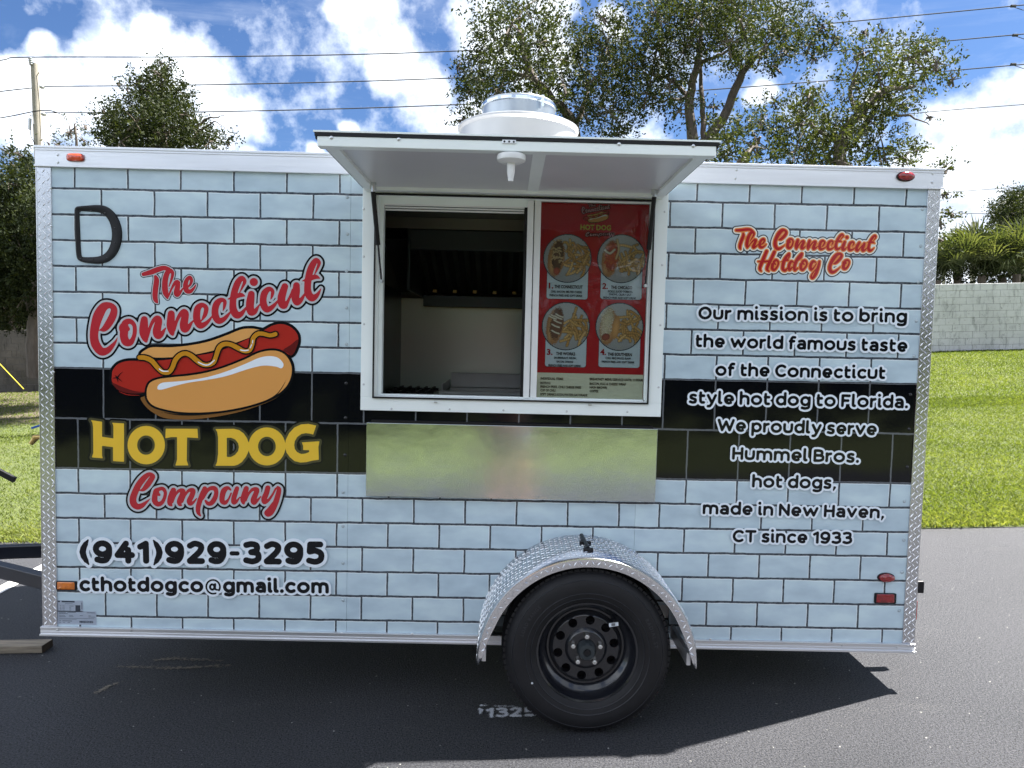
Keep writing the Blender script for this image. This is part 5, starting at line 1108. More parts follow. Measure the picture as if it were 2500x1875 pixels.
# painted stripe and stencilled number, a scrape of dust
P = [gnd(-60, 1436), gnd(-60, 1482), gnd(0, 1450), gnd(98, 1396), gnd(140, 1373), gnd(150, 1360), gnd(60, 1411), gnd(0, 1432)]
a0, a1 = gnd(0, 1441), gnd(96, 1391); dv = (a1-a0)/np.linalg.norm(a1-a0); pv = np.array([-dv[1], dv[0], 0])*.05
b = MB(); q0 = a0-dv*3; q1 = a0+dv*1.0; b.add([q0-pv, q1-pv, q1+pv, q0+pv], [(0, 1, 2, 3)])
for v in range(4): b.v[v] = (*b.v[v][:2], .004)
o = b.build('parking_stripe', mat('worn_white_paint', (.68, .68, .66), .7, 0, .08, 20, .4, 150, .003)); tag(o, 'white painted parking line on the asphalt beneath the trailer tongue', 'road marking'); 
def stencil():
    pL = gnd(*zf(235, 1393)); pR = gnd(*zf(590, 1393)); hh = abs(gnd(*zf(300, 1328))[1]-pL[1]); un = (hh-.016)/1.36; x = 0.; f = Field(.006, .0014); wd = pR[0]-pL[0]
    tot = sum(G[c][0] for c in '1325')+4*.62; sx = wd/tot
    for ch in '1325':
        for q in G[ch][1]: f.stroke([(pL[0]+.01+(x+p[0])*sx, pL[1]+.008+p[1]*un, .0085) for p in q])
        x += G[ch][0]+.62
    pt = gnd(*zf(195, 1335)); pm = gnd(*zf(200, 1368)); f.stroke([(pt[0], pt[1], .006), (pt[0]+.008, pt[1]-.010, .008), (pm[0], pm[1], .003)])
    pt = gnd(*zf(300, 1316)); pm = gnd(*zf(445, 1318)); f.stroke([(pt[0], pt[1], .002), (pm[0], pm[1], .001)]); pt = gnd(*zf(205, 1312)); f.stroke([(pt[0], pt[1], .006), (pt[0]+.02, pt[1]+.0, .003)])
    f.solve(); N_ = rng.normal(size=f.D.shape); N_ = (N_+np.roll(N_, 1, 0)+np.roll(N_, 1, 1)+np.roll(N_, (1, 1), (0, 1)))/2; f.D = f.D+.0040*N_
    o = f.mesh('stall_number', 0, 0, 'v_paint', None)
    for v in o.data.vertices: v.co = Vector((v.co.x, v.co.z, .004))
    tag(o, 'worn white stencilled stall number on the dark asphalt beside the tyre', 'painted number')
    f = Field(.03, .003)
    for st in (((290, 1628, .006), (420, 1632, .009), (555, 1626, .006)), ((380, 1612, .008), (420, 1608, .010), (540, 1614, .003)), ((238, 1690, .010), (262, 1678, .014), (290, 1668, .004))):
        f.stroke([(*gnd(px, py)[:2], r_) for px, py, r_ in st])
    f.solve(); N_ = rng.normal(size=f.D.shape); N2 = (N_+np.roll(N_, 1, 1)+np.roll(N_, 2, 1)+np.roll(N_, 3, 1))/2; f.D = f.D+.012*N2+.004
    o = f.mesh('dust_scrape', 0, 0, mat('tan_dust', (.20, .175, .14), .9), None)
    for v in o.data.vertices: v.co = Vector((v.co.x, v.co.z, .003))
    tag(o, 'tan dust scraped across the asphalt in the trailer shadow', kind='stuff')
stencil()
# wood plank under the tongue
pk = bpy.data.objects.new('wood_plank', None); COL.objects.link(pk); tag(pk, 'weathered grey wooden plank lying on the asphalt under the trailer tongue', 'wood plank')
e0 = gnd(*z2(243, 1648)); pk.location = (e0[0], e0[1], 0); pk.rotation_euler.z = radians(-1)
b = MB(); b.box(-.9, 0, 0, .088, .002, .040); b.build('board', 'wood', pk, bevel=.002)
b = MB(); b.box(.0004, .0016, .001, .087, .003, .039); b.build('end_grain', 'wood_end', pk)
# small stones and chips on the asphalt
b = MB()
for _ in range(260):
    x, y = rng.uniform(-2, 7), rng.uniform(-2.4, 2.4); r_ = rng.uniform(.0015, .004)
    vs = [(x+r_*cos(a)*rng.uniform(.7, 1.2), y+r_*sin(a)*rng.uniform(.7, 1.2), .0) for a in np.linspace(0, 2*pi, 6)[:-1]]+[(x, y, r_*.9)]; b.add(vs, [(k, (k+1) % 5, 5) for k in range(5)])
o = b.build('stone_chips', mat('stone_chip', (.34, .34, .32), .8, 0, .3, 20)); tag(o, 'small pale stone chips scattered over the asphalt', kind='stuff')

# grass blades
def blades(n, xr, yr, name, hmin, hmax, bias=1.0):
    x = rng.uniform(*xr, n); t = rng.random(n)**bias; y = yr[0]+(yr[1]-yr[0])*t; ed = 2.70-.02*x+.03*np.sin(x*2.1)+.02*np.sin(x*5.3)
    y = np.maximum(y, ed-.07+rng.random(n)**1.5*.35); z = hgt(x, y)+.008; near = np.clip(1-(y-ed)/2.0, 0, 1)
    h = rng.uniform(hmin, hmax, n)*(1+.4*near*rng.random(n)); a = rng.uniform(0, 2*pi, n); wv = rng.uniform(.0022, .0045, n)*(1+.05*(y-2.5)**1.2); l = rng.normal(0, .55, (n, 2))*h[:, None]
    dx, dy = np.cos(a)*wv, np.sin(a)*wv
    V = np.stack([np.stack([x-dx, y-dy, z], -1), np.stack([x+dx, y+dy, z], -1), np.stack([x+l[:, 0]*.45+dx*.8, y+l[:, 1]*.45+dy*.8, z+h*.62], -1), np.stack([x+l[:, 0], y+l[:, 1], z+h*.95], -1)], 1).reshape(-1, 3)
    me = bpy.data.meshes.new(name); me.vertices.add(4*n); me.vertices.foreach_set('co', V.ravel()); me.loops.add(4*n); me.loops.foreach_set('vertex_index', np.arange(4*n)); me.polygons.add(n); me.polygons.foreach_set('loop_start', np.arange(0, 4*n, 4)); me.update(calc_edges=True)
    patch = .5+.5*np.sin(x*1.3+2*np.sin(y*.9))*np.sin(y*1.7+1.3*np.sin(x*.8)); at_ = me.attributes.new('tint', 'FLOAT', 'FACE'); at_.data.foreach_set('value', np.clip(.55*rng.random(n)+.3*patch+.5*near*rng.random(n), 0, 1))
    return new_obj(name, me, None, 'grass')
tag(blades(90000, (-6.5, 0.5), (2.6, 9), 'grass', .02, .045, 1.5), 'bright green lawn grass blades behind the trailer', kind='stuff')
tag(blades(270000, (4.0, 11.5), (2.6, 10), 'grass', .02, .042, 1.4), 'bright green lawn grass blades behind the trailer', kind='stuff')
tag(blades(70000, (-16, -1), (8, 17.5), 'grass', .03, .06, 1.1), 'lawn grass blades towards the block wall', kind='stuff')
tag(blades(150000, (7, 20), (9, 18), 'grass', .03, .06, 1.1), 'lawn grass blades towards the block wall', kind='stuff')

# ------------------------------------------------------------------ walls
WY = 18.0
def block_wall(name, x0, ncol, nrow, zbase, mats, label, cat='wall', back=None, jitter=.0015):
    root = bpy.data.objects.new(name, None); COL.objects.link(root); root.location = (x0, WY, zbase); tag(root, label, cat)
    m_ = [M[k] for k in mats]; meshes = []
    for k, mm in enumerate(m_):
        b = MB(); b.box(-.197, .197, -.075, .075, .0025, .1975); me = bpy.data.meshes.new('block')
        me.from_pydata(b.v, [], b.f); bm = bmesh.new(); bm.from_mesh(me); bmesh.ops.recalc_face_normals(bm, faces=bm.faces); bmesh.ops.bevel(bm, geom=list(bm.edges), offset=.006, segments=1, affect='EDGES'); bm.to_mesh(me); bm.free(); me.materials.append(mm); meshes.append(me)
    half = []
    for j in range(nrow):
        for i in range(ncol):
            me = meshes[0]
            o = bpy.data.objects.new('block', me); COL.objects.link(o); o.parent = root; o.location = (i*.4+(.2 if j % 2 else 0)+.2, rng.normal()*jitter, j*.2); o.rotation_euler = (rng.normal()*.002, 0, rng.normal()*.003)
    b = MB(); b.box(.0, ncol*.4+.2, -.066, .066, 0, nrow*.2-.004); b.build('mortar_bed', 'mortar', root)
    return root
block_wall('block_wall', 12.6, 22, 10, 1.02, ['concrete', 'concrete_b'], 'white painted concrete block wall beyond the lawn under the palmettos')
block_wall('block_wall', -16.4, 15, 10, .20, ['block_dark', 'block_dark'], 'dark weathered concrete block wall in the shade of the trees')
b = MB(); b.box(-10.2, 12.6, WY-.06, WY+.06, -.2, 2.6); o = b.build('block_wall', 'concrete'); tag(o, 'middle stretch of block wall hidden behind the trailer', 'wall')
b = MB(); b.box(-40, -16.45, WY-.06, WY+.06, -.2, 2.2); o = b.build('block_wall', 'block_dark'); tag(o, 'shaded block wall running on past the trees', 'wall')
b = MB(); b.box(21.6, 44, WY-.06, WY+.06, -.2, 3.02); o = b.build('block_wall', 'concrete'); tag(o, 'plain continuation of the pale block wall beyond the palms', 'wall')
b = MB(); b.tube([W0 for W0 in (tuple(at(-20, 868, 17.6)), tuple(at(58, 950, 17.4)))], .011, 6); o = b.build('yellow_strap', 'yellow_strap'); tag(o, 'yellow guy strap slanting down to the ground before the dark wall', 'strap')

# ------------------------------------------------------------------ foliage
def leaf_mesh(name, C, size, m, seed=0, tint_bias=None, sub=14, aspect=.5, parent=None):
    """C: array of (x,y,z,r,n): n leaves in r-sized clumps, gathered on short twigs"""
    r_ = np.random.default_rng(seed); P = []; Tn = []
    for x, y, z, r, n in C:
        nt = max(1, int(n/sub)); c = r_.normal(size=(nt, 3)); c /= np.linalg.norm(c, axis=1)[:, None]; rad = r*(.25+.80*r_.random(nt)**.55)
        c = c*rad[:, None]*np.array([1, 1, .9])+np.array([x, y, z]); d = (c-np.array([x, y, z]))/(r+1e-6)+r_.normal(size=(nt, 3))*.5+np.array([0, 0, .35]); d /= np.linalg.norm(d, axis=1)[:, None]
        ln = r_.uniform(.16, .46, nt)*min(1.2, .45+r); t = r_.random((nt, sub)); tw = c[:, None, :]+d[:, None, :]*(t*ln[:, None])[..., None]+r_.normal(size=(nt, sub, 3))*(size*.85)
        P.append(tw.reshape(-1, 3)); Tn.append(np.repeat(r_.random(nt), sub)*.55+r_.random(nt*sub)*.45)
    P = np.concatenate(P); Tn = np.concatenate(Tn); n = len(P)
    a = r_.normal(size=(n, 3)); a /= np.linalg.norm(a, axis=1)[:, None]; b_ = r_.normal(size=(n, 3)); b_ = np.cross(a, b_); b_ /= np.linalg.norm(b_, axis=1)[:, None]
    s = size*r_.uniform(.6, 1.25, n)[:, None]; V = np.stack([P-a*s, P-b_*s*aspect*.9-a*s*.1, P+a*s, P+b_*s*aspect], 1).reshape(-1, 3)
    me = bpy.data.meshes.new(name); me.vertices.add(4*n); me.vertices.foreach_set('co', V.ravel()); me.loops.add(4*n); me.loops.foreach_set('vertex_index', np.arange(4*n)); me.polygons.add(n); me.polygons.foreach_set('loop_start', np.arange(0, 4*n, 4)); me.update(calc_edges=True)
    q = me.attributes.new('tint', 'FLOAT', 'FACE'); q.data.foreach_set('value', np.clip(Tn, 0, 1)); return new_obj(name, me, parent, m)
LEAVES = 0
def tree(name, label, clumps, Y, conv, dens, size, leafm, limbs, base, seed, depth_spread=1.2, cat='tree', group=None):
    """clumps in photograph pixels at depth Y (with spread), limbs likewise with radii in metres"""
    global LEAVES
    r_ = np.random.default_rng(seed); root = bpy.data.objects.new(name, None); COL.objects.link(root); root.location = base; tag(root, label, cat, group); bl = np.array(base)
    C = []; twigs = MB(); dist = Y+D; pxm = dist/F
    for c in clumps:
        x, y, r = c[:3]; k = c[3] if len(c) > 3 else 1.; px, py = conv(x, y); rp = r/conv.s
        for rep in range(2):
            yy = Y+r_.normal()*depth_spread*(.5+rep*.3); p = at(px+r_.normal()*rp*.12, py+r_.normal()*rp*.12, yy); R_ = rp*pxm*.95; C.append((*(p-bl), R_, dens*k*R_**2*4200))
            for q in range(3):
                d = Vector(r_.normal(size=3)).normalized()*R_*.8; twigs.tube([Vector(p-bl)-d*.5+Vector((0, 0, -R_*.3)), Vector(p-bl)+d*.2, Vector(p-bl)+d], [.016, .011, .004], 4, False)
    LEAVES += sum(c[4] for c in C)
    leaf_mesh('crown', C, size, leafm, seed, parent=root)
    tb = MB()
    for lm in limbs:
        pts = [(at(*conv(x, y), Y+dy)-bl) for x, y, rr, dy in lm]; arr = catmull([(*p, l[2]) for p, l in zip(pts, lm)], 5)
        arr[:, :3] += r_.normal(size=(len(arr), 3))*.012; tb.tube([tuple(a[:3]) for a in arr], [max(.006, float(a[3])) for a in arr], 9)
    if tb.v: tb.build('trunk', 'bark', root, smooth=True)
    if twigs.v: twigs.build('branches', 'bark', root)['kind'] = 'stuff'
    return root
zR = lambda x, y: (1000+x/1.4747, y/1.4747); zR.s = 1.4747
zS = lambda x, y: (x/2.212, y/2.212); zS.s = 2.212
zD = lambda x, y: (x/2.212, 350+y/2.212); zD.s = 2.212
zP = lambda x, y: (2150+x/3.19, 380+y/3.19); zP.s = 3.19
def gb(px, Y): p = at(px, 900, Y); return (p[0], Y, float(hgt(p[0], Y)))
def trunk_to_ground(conv, x, y, px, Y):   # pixel row (in conv's zoom) where the trunk meets the ground
    return None
tree('oak_tree', 'left spreading live oak crown rising behind the trailer roof fan', [(390, 50, 125), (330, 150, 105), (480, 150, 85), (255, 270, 90), (420, 250, 115), (320, 330, 100), (225, 330, 60), (480, 330, 75), (195, 430, 42), (560, 300, 60, .8), (700, 60, 45, .4), (620, 400, 80), (560, 200, 60, .9), (540, 60, 40, .5), (180, 240, 34, .6), (250, 190, 40, .6)],
     9.0, zR, 1.15, .030, 'oak_leaf', [[(640, 1500, .2, 0), (620, 900, .16, 0), (590, 470, .085, 0), (510, 350, .07, -.2), (430, 250, .055, -.1), (400, 120, .03, 0), (390, 30, .012, 0)], [(510, 350, .05, -.2), (450, 290, .035, -.4), (330, 250, .02, -.4)], [(590, 460, .05, 0), (640, 330, .03, .3), (600, 200, .012, .3)]], gb(1420, 9.0), 21)
tree('oak_tree', 'tallest live oak in the middle, forked dark limbs above the awning', [(900, 50, 105), (1050, 50, 120), (1200, 60, 125), (1330, 80, 105), (1430, 150, 70), (700, 160, 105), (800, 230, 115), (680, 290, 105), (910, 190, 105), (1000, 170, 80), (1150, 150, 95), (1280, 160, 85), (720, 400, 105), (850, 330, 95), (940, 290, 80), (970, 390, 60, .8), (760, 460, 55), (1180, 225, 55), (1315, 245, 45, .8), (1360, 180, 50), (1530, 130, 34, .7), (640, 120, 60, .8), (1150, 20, 100), (980, 20, 80), (1540, 160, 25, .6), (1090, 380, 40, .6), (1480, 100, 40, .6), (1450, 210, 36, .6)],
     9.4, zR, 1.15, .030, 'oak_leaf', [[(1080, 1500, .24, 0), (1060, 900, .2, 0), (1020, 510, .10, 0), (1008, 350, .075, 0), (1040, 220, .055, -.2), (1052, 100, .03, 0), (1060, 20, .015, 0)], [(1060, 520, .10, 0), (1140, 400, .08, .1), (1200, 265, .065, .2), (1270, 185, .03, .2), (1330, 130, .014, .3)], [(1010, 380, .045, 0), (960, 300, .035, .2), (900, 275, .03, .4), (830, 260, .014, .5)], [(1040, 230, .035, 0), (1130, 190, .025, -.3), (1200, 120, .012, -.3)], [(1010, 350, .03, 0), (930, 360, .02, 0), (850, 380, .012, 0)], [(1030, 90, .01, .2), (1046, 200, .02, .3), (1050, 290, .035, .4), (1055, 380, .045, .3), (1060, 500, .05, .2)]], gb(1722, 9.4), 22)
tree('oak_tree', 'lower pale green live oak crown rising behind the trailer rear roof', [(1620, 190, 75, .9), (1690, 250, 85), (1800, 205, 80), (1860, 265, 85), (1720, 345, 80), (1600, 300, 60), (1780, 370, 55), (1440, 350, 62, .9), (1390, 430, 95), (1280, 430, 65, .8), (1150, 490, 70), (1250, 530, 100), (1400, 540, 120), (1550, 480, 90), (1650, 450, 80), (1700, 540, 100), (1780, 560, 55), (1550, 570, 100), (1950, 285, 34, .7), (1870, 420, 26, .5), (1500, 560, 95), (1140, 560, 65), (1830, 540, 30, .6), (1640, 110, 28, .5), (1700, 110, 20, .4), (1900, 230, 40, .8), (1860, 180, 40, .7), (1320, 360, 40, .5), (1070, 560, 45), (1930, 605, 42, .5), (1925, 700, 30, .5), (1945, 770, 36, .6), (1915, 810, 30, .6), (1910, 860, 28, .5), (1900, 620, 30, .6)],
     8.6, zR, 1.0, .030, 'oak_leaf_b', [[(1560, 1500, .18, 0), (1540, 900, .15, 0), (1560, 500, .09, 0), (1620, 420, .075, -.1), (1680, 345, .07, -.1), (1740, 318, .045, 0), (1820, 310, .025, .1)], [(1620, 420, .04, -.1), (1590, 330, .03, .1), (1620, 220, .012, .1)], [(1185, 590, .07, .3), (1225, 545, .05, .2), (1270, 490, .02, .1)], [(1550, 520, .05, 0), (1450, 450, .03, .2), (1400, 400, .012, .2)], [(1700, 400, .03, -.2), (1800, 420, .016, -.2), (1880, 450, .006, -.2)]], gb(2080, 8.6), 23)
tree('evergreen_tree', 'dense pointed dark bush tree above the front of the trailer roof', [(870, 340, 26, .7), (905, 370, 30, .7), (850, 400, 40), (880, 440, 65), (800, 500, 90), (900, 550, 120), (730, 640, 110), (900, 690, 140), (620, 700, 80), (1060, 720, 90), (1150, 770, 75), (770, 750, 130), (570, 600, 36, .8), (990, 510, 48, .8), (740, 440, 36, .6), (1000, 620, 60), (1000, 790, 110), (640, 780, 90), (690, 480, 28, .5), (1230, 770, 36, .7), (640, 450, 18, .4), (600, 660, 50), (860, 620, 120), (800, 860, 200)],
     12, zS, 1.6, .032, 'dark_leaf', [[(860, 1900, .2, 0), (860, 1100, .17, 0), (860, 760, .1, 0), (875, 560, .05, 0), (870, 350, .012, 0)], [(900, 820, .05, -.5), (870, 740, .03, -.8), (820, 710, .01, -1)], [(1040, 700, .03, 0), (1120, 640, .02, -.2), (1210, 625, .006, -.3)], [(1060, 720, .03, 0), (1160, 660, .012, -.4), (1220, 700, .005, -.4)]], gb(390, 12), 25)
tree('shrub', 'small open shrub top beside the utility pole behind the trailer', [(400, 700, 55, .7), (445, 760, 55, .8), (320, 780, 40, .7), (460, 680, 26, .5), (380, 820, 60), (270, 780, 24, .5)], 9, zS, 1.0, .022, 'oak_leaf', [[(400, 2100, .06, 0), (400, 1200, .05, 0), (405, 760, .02, 0), (410, 660, .006, 0)]], gb(180, 9), 26, .5)
tree('evergreen_tree', 'tall shaggy dark tree with bare trunk at the far left edge', [(100, 50, 50, .6), (60, 120, 45, .7), (140, 130, 60, .8), (60, 210, 80), (150, 210, 75), (80, 320, 105), (180, 330, 75), (60, 450, 125), (160, 500, 120), (100, 600, 135), (60, 730, 135), (170, 720, 100), (120, 850, 115), (60, 920, 100), (330, 350, 120), (420, 500, 140), (520, 420, 130), (620, 560, 140), (380, 700, 130), (520, 700, 120), (-80, 300, 150), (-100, 600, 200), (-80, 850, 160), (180, 930, 60), (40, 40, 30, .4), (250, 600, 120), (250, 400, 100)],  # clumps hidden behind the trailer are added to cast shade on the left lawn
     13.5, zD, 1.5, .040, 'dark_leaf', [[(215, 1260, .26, 0), (200, 1050, .22, 0), (205, 850, .2, 0), (215, 600, .15, 0), (190, 300, .06, 0)], [(200, 1000, .10, 0), (165, 880, .09, -.1), (145, 815, .07, -.1)]], gb(95, 13.5), 27)
tree('evergreen_tree', 'dark background trees beyond the shaded block wall', [(60, 500, 200, .8), (160, 650, 160), (0, 700, 200), (150, 850, 140), (60, 950, 120), (-150, 700, 220), (240, 800, 120)], 20, zD, 1.2, .06, 'dark_leaf', [[(100, 1250, .2, 0), (100, 900, .2, 0), (120, 600, .1, 0)]], gb(40, 20), 28)
tree('evergreen_tree', 'rounded dense tree at the far right edge beyond the wall', [(1060, 420, 150), (1000, 470, 90), (1090, 320, 60), (960, 520, 70), (1180, 450, 170), (1060, 560, 120), (930, 480, 36, .7)], 24, zP, 1.5, .045, 'dark_leaf', [[(1110, 1400, .3, 0), (1110, 900, .25, 0), (1100, 560, .15, 0), (1090, 400, .06, 0)]], gb(2490, 24), 29)
# the photographer, standing behind the camera: only mirrored in the counter and the glossy wrap
ph_ = bpy.data.objects.new('person', None); COL.objects.link(ph_); ph_.location = (2.07, -3.56, 0); tag(ph_, 'person in a red shirt and grey shorts holding up a phone to the trailer', 'person')
def skinned(name, m, verts, edges, root=0, sub=2):
    me = bpy.data.meshes.new(name); me.from_pydata([v[:3] for v in verts], edges, []); o = new_obj(name, me, ph_, m)
    md = o.modifiers.new('skin', 'SKIN'); 
    for i, v in enumerate(verts): r = v[3] if isinstance(v[3], tuple) else (v[3], v[3]); me.skin_vertices[0].data[i].radius = r; me.skin_vertices[0].data[i].use_root = i == root
    sb = o.modifiers.new('sub', 'SUBSURF'); sb.levels = sb.render_levels = sub
    md.use_smooth_shade = True; return o
skin = mat('skin', (.48, .27, .19), .5, 0, .05); 
bv = [(0, 0, .95, (.15, .11)), (0, .0, 1.15, (.14, .10)), (0, -.01, 1.38, (.17, .11)), (0, -.01, 1.50, (.06, .06)), (0, .02, 1.62, (.085, .10)), (0, .03, 1.72, (.085, .10)), (0, .02, 1.80, (.05, .06))]
be = [(i, i+1) for i in range(6)]
for s_ in (-1, 1):
    k = len(bv); bv += [(s_*.10, 0, .88, .095), (s_*.11, .02, .50, .062), (s_*.12, -.01, .10, .042), (s_*.125, .02, .035, .045), (s_*.14, .17, .025, .035)]; be += [(0, k), (k, k+1), (k+1, k+2), (k+2, k+3), (k+3, k+4)]
    k = len(bv); bv += [(s_*.20, -.01, 1.43, .058), (s_*.27, .10, 1.20, .044), (s_*.12, .36, 1.48, .028), (s_*.085, .405, 1.53, .030)]; be += [(2, k), (k, k+1), (k+1, k+2), (k+2, k+3)]
skinned('body', skin, bv, be)
for s_ in (-1, 1):
    for q, (dz, ln) in enumerate(((.030, .060), (.012, .068), (-.008, .062), (-.026, .050))):
        skinned('finger', skin, [(s_*.085, .410, 1.535+dz, .010), (s_*.088, .438, 1.545+dz, .009), (s_*.075, .446, 1.548+dz, .008), (s_*(.075-ln*.5), .446, 1.548+dz, .007)], [(0, 1), (1, 2), (2, 3)], sub=1)
    skinned('finger', skin, [(s_*.080, .405, 1.545, .011), (s_*.068, .415, 1.572, .010), (s_*.045, .425, 1.575, .008)], [(0, 1), (1, 2)], sub=1)
skinned('shirt', mat('red_shirt', (.42, .05, .05), .8), [(0, 0, .90, (.175, .135)), (0, 0, 1.15, (.165, .125)), (0, -.01, 1.37, (.19, .13)), (0, -.01, 1.46, (.10, .08)), (.21, -.01, 1.42, .078), (.255, .06, 1.27, .068), (-.21, -.01, 1.42, .078), (-.255, .06, 1.27, .068)], [(0, 1), (1, 2), (2, 3), (2, 4), (4, 5), (2, 6), (6, 7)])
skinned('shorts', mat('grey_shorts', (.16, .16, .17), .8), [(0, 0, .93, (.165, .13)), (.105, .0, .82, .115), (.115, .01, .52, .095), (-.105, .0, .82, .115), (-.115, .01, .52, .095)], [(0, 1), (1, 2), (0, 3), (3, 4)])
skinned('hair', mat('dark_hair', (.03, .022, .018), .6), [(0, -.02, 1.70, (.085, .09)), (0, -.01, 1.80, (.075, .085)), (0, .03, 1.835, (.05, .05))], [(0, 1), (1, 2)])
b = MB(); b.add([(-.014, .118, 1.655), (.014, .118, 1.655), (0, .148, 1.655), (0, .120, 1.70)], [(0, 1, 2), (0, 2, 3), (1, 3, 2), (0, 3, 1)]); b.build('nose', skin, ph_)
for s_ in (-1, 1): b = MB(); b.tube([(s_*.033, .108, 1.70), (s_*.033, .119, 1.70)], [.012, .008], 8); b.build('eye', 'black_paint', ph_)
for s_ in (-1, 1): b = MB(); b.box(s_*.12-.05, s_*.12+.05, -.09, .20, .0, .06); b.build('shoe', 'black_rubber', ph_, bevel=.015)
phn = bpy.data.objects.new('phone', None); COL.objects.link(phn); phn.location = (2.07, -3.116, 1.545); tag(phn, 'black phone held up in the hands of the person in red', 'phone')
b = MB(); b.box(-.072, .072, -.004, .004, -.037, .037); b.build('case', 'black_rubber', phn, bevel=.003)
# trees across the car park, behind the photographer: they show only as reflections
for k, (x, y, r_) in enumerate(((-9, -20, 3.2), (-2.5, -23, 3.6), (4, -19, 3.0), (10, -22, 3.4), (17, -20, 3.4))):
    root = bpy.data.objects.new('oak_tree', None); COL.objects.link(root); root.location = (x, y, 0); tag(root, 'green oak across the car park, ' + ('leftmost of the five seen from the trailer', 'tallest one, standing farthest back', 'nearest of the row, in the middle', 'standing just beyond the nearest one', 'last of the row on the far side')[k], 'tree', 'oaks across the car park'); rr = np.random.default_rng(50+k)
    C = [(rr.normal()*r_*.6, rr.normal()*r_*.5, 2.6+rr.random()*3.6, r_*.5, 900) for _ in range(9)]; leaf_mesh('crown', C, .13, 'oak_leaf_b', 60+k, parent=root); b = MB(); b.tube([(0, 0, 0), (.1, 0, 1.5), (0, .1, 3.6)], [.28, .22, .12], 9); b.build('trunk', 'bark', root, smooth=True)
LEAVES += 0

tag(leaf_mesh('hedge', [(-16+x*.85, -10.5+.1*rng.normal(), z, .75, 620) for x in range(44) for z in (.5, 1.1, 1.6)], .10, 'dark_leaf', 300), 'dark clipped hedge along the lawn across the lot', kind='stuff')
# palmettos
def palm_fan(b, base, tip_dir, stem, nl, ll, r_):
    base = Vector(base); d = Vector(tip_dir).normalized(); c = base+d*stem; b.tube([base, base+d*stem*.6+Vector((0, 0, .02)), c], [.012, .009, .007], 4, False)
    side = d.cross(Vector((0, 0, 1))); side = side.normalized() if side.length > .1 else Vector((1, 0, 0)); upn = side.cross(d).normalized(); tilt = r_.uniform(-.5, .5); side = (side*cos(tilt)+upn*sin(tilt)).normalized(); upn = side.cross(d).normalized()
    for k in range(nl):
        a = (k/(nl-1)-.5)*2*radians(112); l = ll*(1-.25*abs(a)/2)*r_.uniform(.85, 1.1); q = (d*cos(a)+side*sin(a)).normalized(); w_ = q.cross(upn).normalized()*.024
        m1 = c+q*l*.5+upn*.03*ll; e = c+q*l+Vector((0, 0, -l*r_.uniform(.08, .34))); b.add([c-w_*.3, c+w_*.3, m1+w_, m1-w_, e], [(0, 1, 2, 3), (3, 2, 4)])
PD = [(440, 900, 150, 'spiky low palmetto showing beside the trailer corner above the wall'), (600, 860, 170, 'palmetto with drooping fan leaves left of the biggest one'), (790, 860, 215, 'biggest palmetto, fan leaves catching sun in the middle of the row'), (950, 880, 160, 'smaller palmetto between the biggest and the right edge'), (1060, 850, 230, 'tall upright palmetto at the right edge over the wall')]
for k, (x, y, r, lab) in enumerate(PD):
    Y0 = 20.0+.5*(k % 2); r_ = random.Random(90+k); p = at(*zP(x, y), Y0); R_ = r/3.19*(Y0+D)/F; root = bpy.data.objects.new('palmetto', None); COL.objects.link(root); root.location = (p[0], Y0, p[2]-.8); tag(root, lab, 'palm', 'palmettos behind the white block wall')
    b = MB()
    for q in range(26):
        az = r_.uniform(0, 2*pi); el = radians(r_.uniform(18, 88)); d = (cos(az)*cos(el), sin(az)*cos(el), sin(el)); palm_fan(b, (r_.uniform(-.2, .2), r_.uniform(-.2, .2), .5), d, R_*r_.uniform(.8, 1.35), 20, R_*r_.uniform(1.1, 1.5), r_)
    me = bpy.data.meshes.new('fronds'); me.from_pydata(b.v, [], b.f); a_ = me.attributes.new('tint', 'FLOAT', 'FACE'); a_.data.foreach_set('value', np.clip(np.repeat(rng.random(len(b.f)//6+1), 6)[:len(b.f)]*.7+.3*rng.random(len(b.f)), 0, 1)); new_obj('fronds', me, root, 'palm_leaf')
    b = MB(); b.tube([(0, 0, -1.6), (0, 0, .5)], [.14, .12], 8); b.build('trunk', 'bark', root)
tag(leaf_mesh('undergrowth', [(x, 20.6+.3*rng.normal(), 3.42+.25*rng.random(), .55, 1300) for x in np.arange(13.5, 26, .8)], .05, 'dark_leaf', 71), 'dark green undergrowth behind the white block wall', kind='stuff')

# ------------------------------------------------------------------ poles and wires
PY = 22.0
pole = bpy.data.objects.new('utility_pole', None); COL.objects.link(pole); t0 = at(*zS(187, 345), PY); t1 = at(*zS(208, 800), PY); dirp = (t1-t0)/(t1[2]-t0[2]); g0 = t0+dirp*(0-t0[2]); pole.location = tuple(g0); tag(pole, 'leaning grey wooden utility pole rising behind the trailer front corner', 'utility pole')
lt = Vector(t0-g0); b = MB(); b.tube([(0, 0, 0), lt*.5, lt], [.19, .155, .125], 14); b.build('pole_shaft', 'pole_wood', pole, smooth=True)
def pp(x, y): return Vector(at(*zS(x, y), PY-.15)-g0)
b = MB(); a_ = pp(163, 312); c_ = pp(168, 352); b.tube([a_.lerp(c_, t) for t in np.linspace(0, 1, 9)], [.045, .07, .045, .07, .045, .07, .045, .07, .04], 12); b.build('insulator', 'galv_ring', pole)
for x, y in ((228, 468), (237, 615)): b = MB(); b.tube([pp(x-14, y), pp(x-4, y), pp(x+10, y+6)], [.04, .075, .04], 10); b.build('insulator', 'galv', pole, smooth=True)
b = MB(); b.tube([pp(162, 640), pp(160, 700)], .05, 8); b.tube([pp(160, 625), pp(176, 620), pp(182, 670)], .018, 6); b.build('fuse_cutout', 'galv', pole)
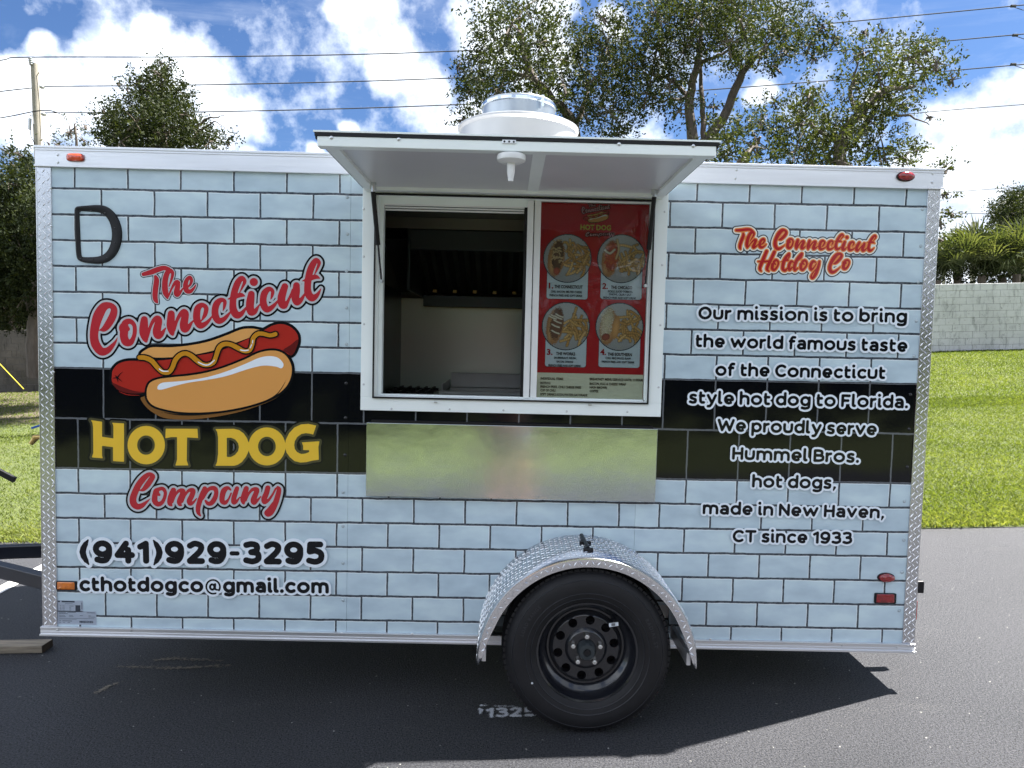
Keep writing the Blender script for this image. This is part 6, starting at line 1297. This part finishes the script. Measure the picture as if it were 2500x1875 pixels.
b = MB(); b.tube([pp(163, 700), pp(168, 740), pp(182, 765), pp(190, 800)], .012, 6); b.tube([pp(212, 390), pp(198, 410), pp(212, 560), pp(218, 700), pp(216, 800)], .012, 6); b.build('drop_wire', 'wire', pole)
def wire(pts, label, Y=PY, r=.018, group=None):
    P = [at(px, py, Y+dy) for px, py, dy in pts]; arr = catmull(P, 10); b = MB(); b.tube([tuple(p) for p in arr], r, 6); o = b.build('power_line', 'wire', None, smooth=True); tag(o, label, 'power line', 'power lines')
wire([(-200, 180, -2), (0, 147.5, -.5), (75, 139.5, -.1), (500, 138.5, 0), (1000, 129, 0), (1500, 103, 0), (2050, 55, 0), (2500, 12, 0), (2800, -20, 0)], 'topmost power line crossing the sky from the pole top insulator')
wire([(-200, 250, -2), (0, 223.5, -.5), (76, 215, -.2)], 'short middle wire running left from the pole to the photo edge')
wire([(99, 211, -.15), (500, 207, 0), (1000, 194.5, 0), (1500, 170, 0), (2050, 123, 0), (2500, 83, 0), (2800, 55, 0)], 'middle power line of the three crossing the whole sky')
wire([(-200, 316, -2), (0, 288, -.5), (84, 272, -.3), (120, 270, -.3), (146, 277, -.2)], 'lowest wire left of the pole with a looped jumper end')
wire([(107, 275.5, -.15), (500, 273, 0), (1000, 260, 0), (1500, 235, 0), (2050, 195, 0), (2500, 157, 0), (2800, 130, 0)], 'lowest power line of the three crossing the whole sky')
wire([(1700, 335, 6), (2220, 278, 6), (2500, 255, 6), (2800, 232, 6)], 'power line passing lower behind the right oak crown', r=.016)
wire([(2150, 486, 8), (2300, 471, 8), (2500, 456, 8), (2800, 436, 8)], 'power line above the palmettos, upper of the pair at right', r=.014)
wire([(2150, 519, 8), (2350, 521, 8), (2500, 522.6, 8), (2800, 525, 8)], 'power line above the palmettos, lower of the pair at right', r=.014)
# clamps where the lines pass at the upper right
for x, y in ((2165, 22), (2172, 127), (2165, 232)):
    p = at(*zR(x, y), PY-.05); b = MB(); b.tube([tuple(p), tuple(p+np.array([.16, 0, .0]))], .05, 8); b.tube([tuple(p), tuple(at(x/1.4747+1030, y/1.4747+10, PY)), tuple(at(2540, y/1.4747-6, PY))], .012, 5); o = b.build('line_clamp', 'wire'); tag(o, 'small clamp and jumper on %s sky power line near the top right corner' % ('the topmost', 'the middle', 'the lowest')[(22, 127, 232).index(y)], 'line clamp', 'clamps on the power lines')
for (x, y0, arms, lab) in ((725, 515, 0, 'plain distant utility pole, tallest of the three above the palmettos'), (603, 567, 1, 'distant utility pole with a crossarm and insulators above the palmettos'), (497, 600, 0, 'thin distant pole nearest the trailer corner')):
    Yp = 45 if x != 497 else 60; t = at(*zP(x, y0), Yp); pr_ = bpy.data.objects.new('utility_pole', None); COL.objects.link(pr_); pr_.location = (t[0], Yp, 0); tag(pr_, lab, 'utility pole', 'distant poles')
    b = MB(); b.tube([(0, 0, 0), (0, 0, float(t[2]))], [.2, .14] if x == 725 else [.15, .10], 8); b.build('pole_shaft', 'pole_wood', pr_)
    if arms:
        pxm = (Yp+D)/F/3.19; b = MB(); b.box(-48*pxm, 52*pxm, -.06, .06, float(t[2])-26*pxm, float(t[2])-18*pxm); ar = b.build('crossarm', 'pole_wood', pr_)
        for dx in (-48, -33, 45, 26): b = MB(); b.tube([(dx*pxm, 0, float(t[2])-18*pxm), (dx*pxm, 0, float(t[2])+2*pxm)], [.09, .05], 8); b.build('insulator', 'galv', ar)
print('LEAVES', int(LEAVES))
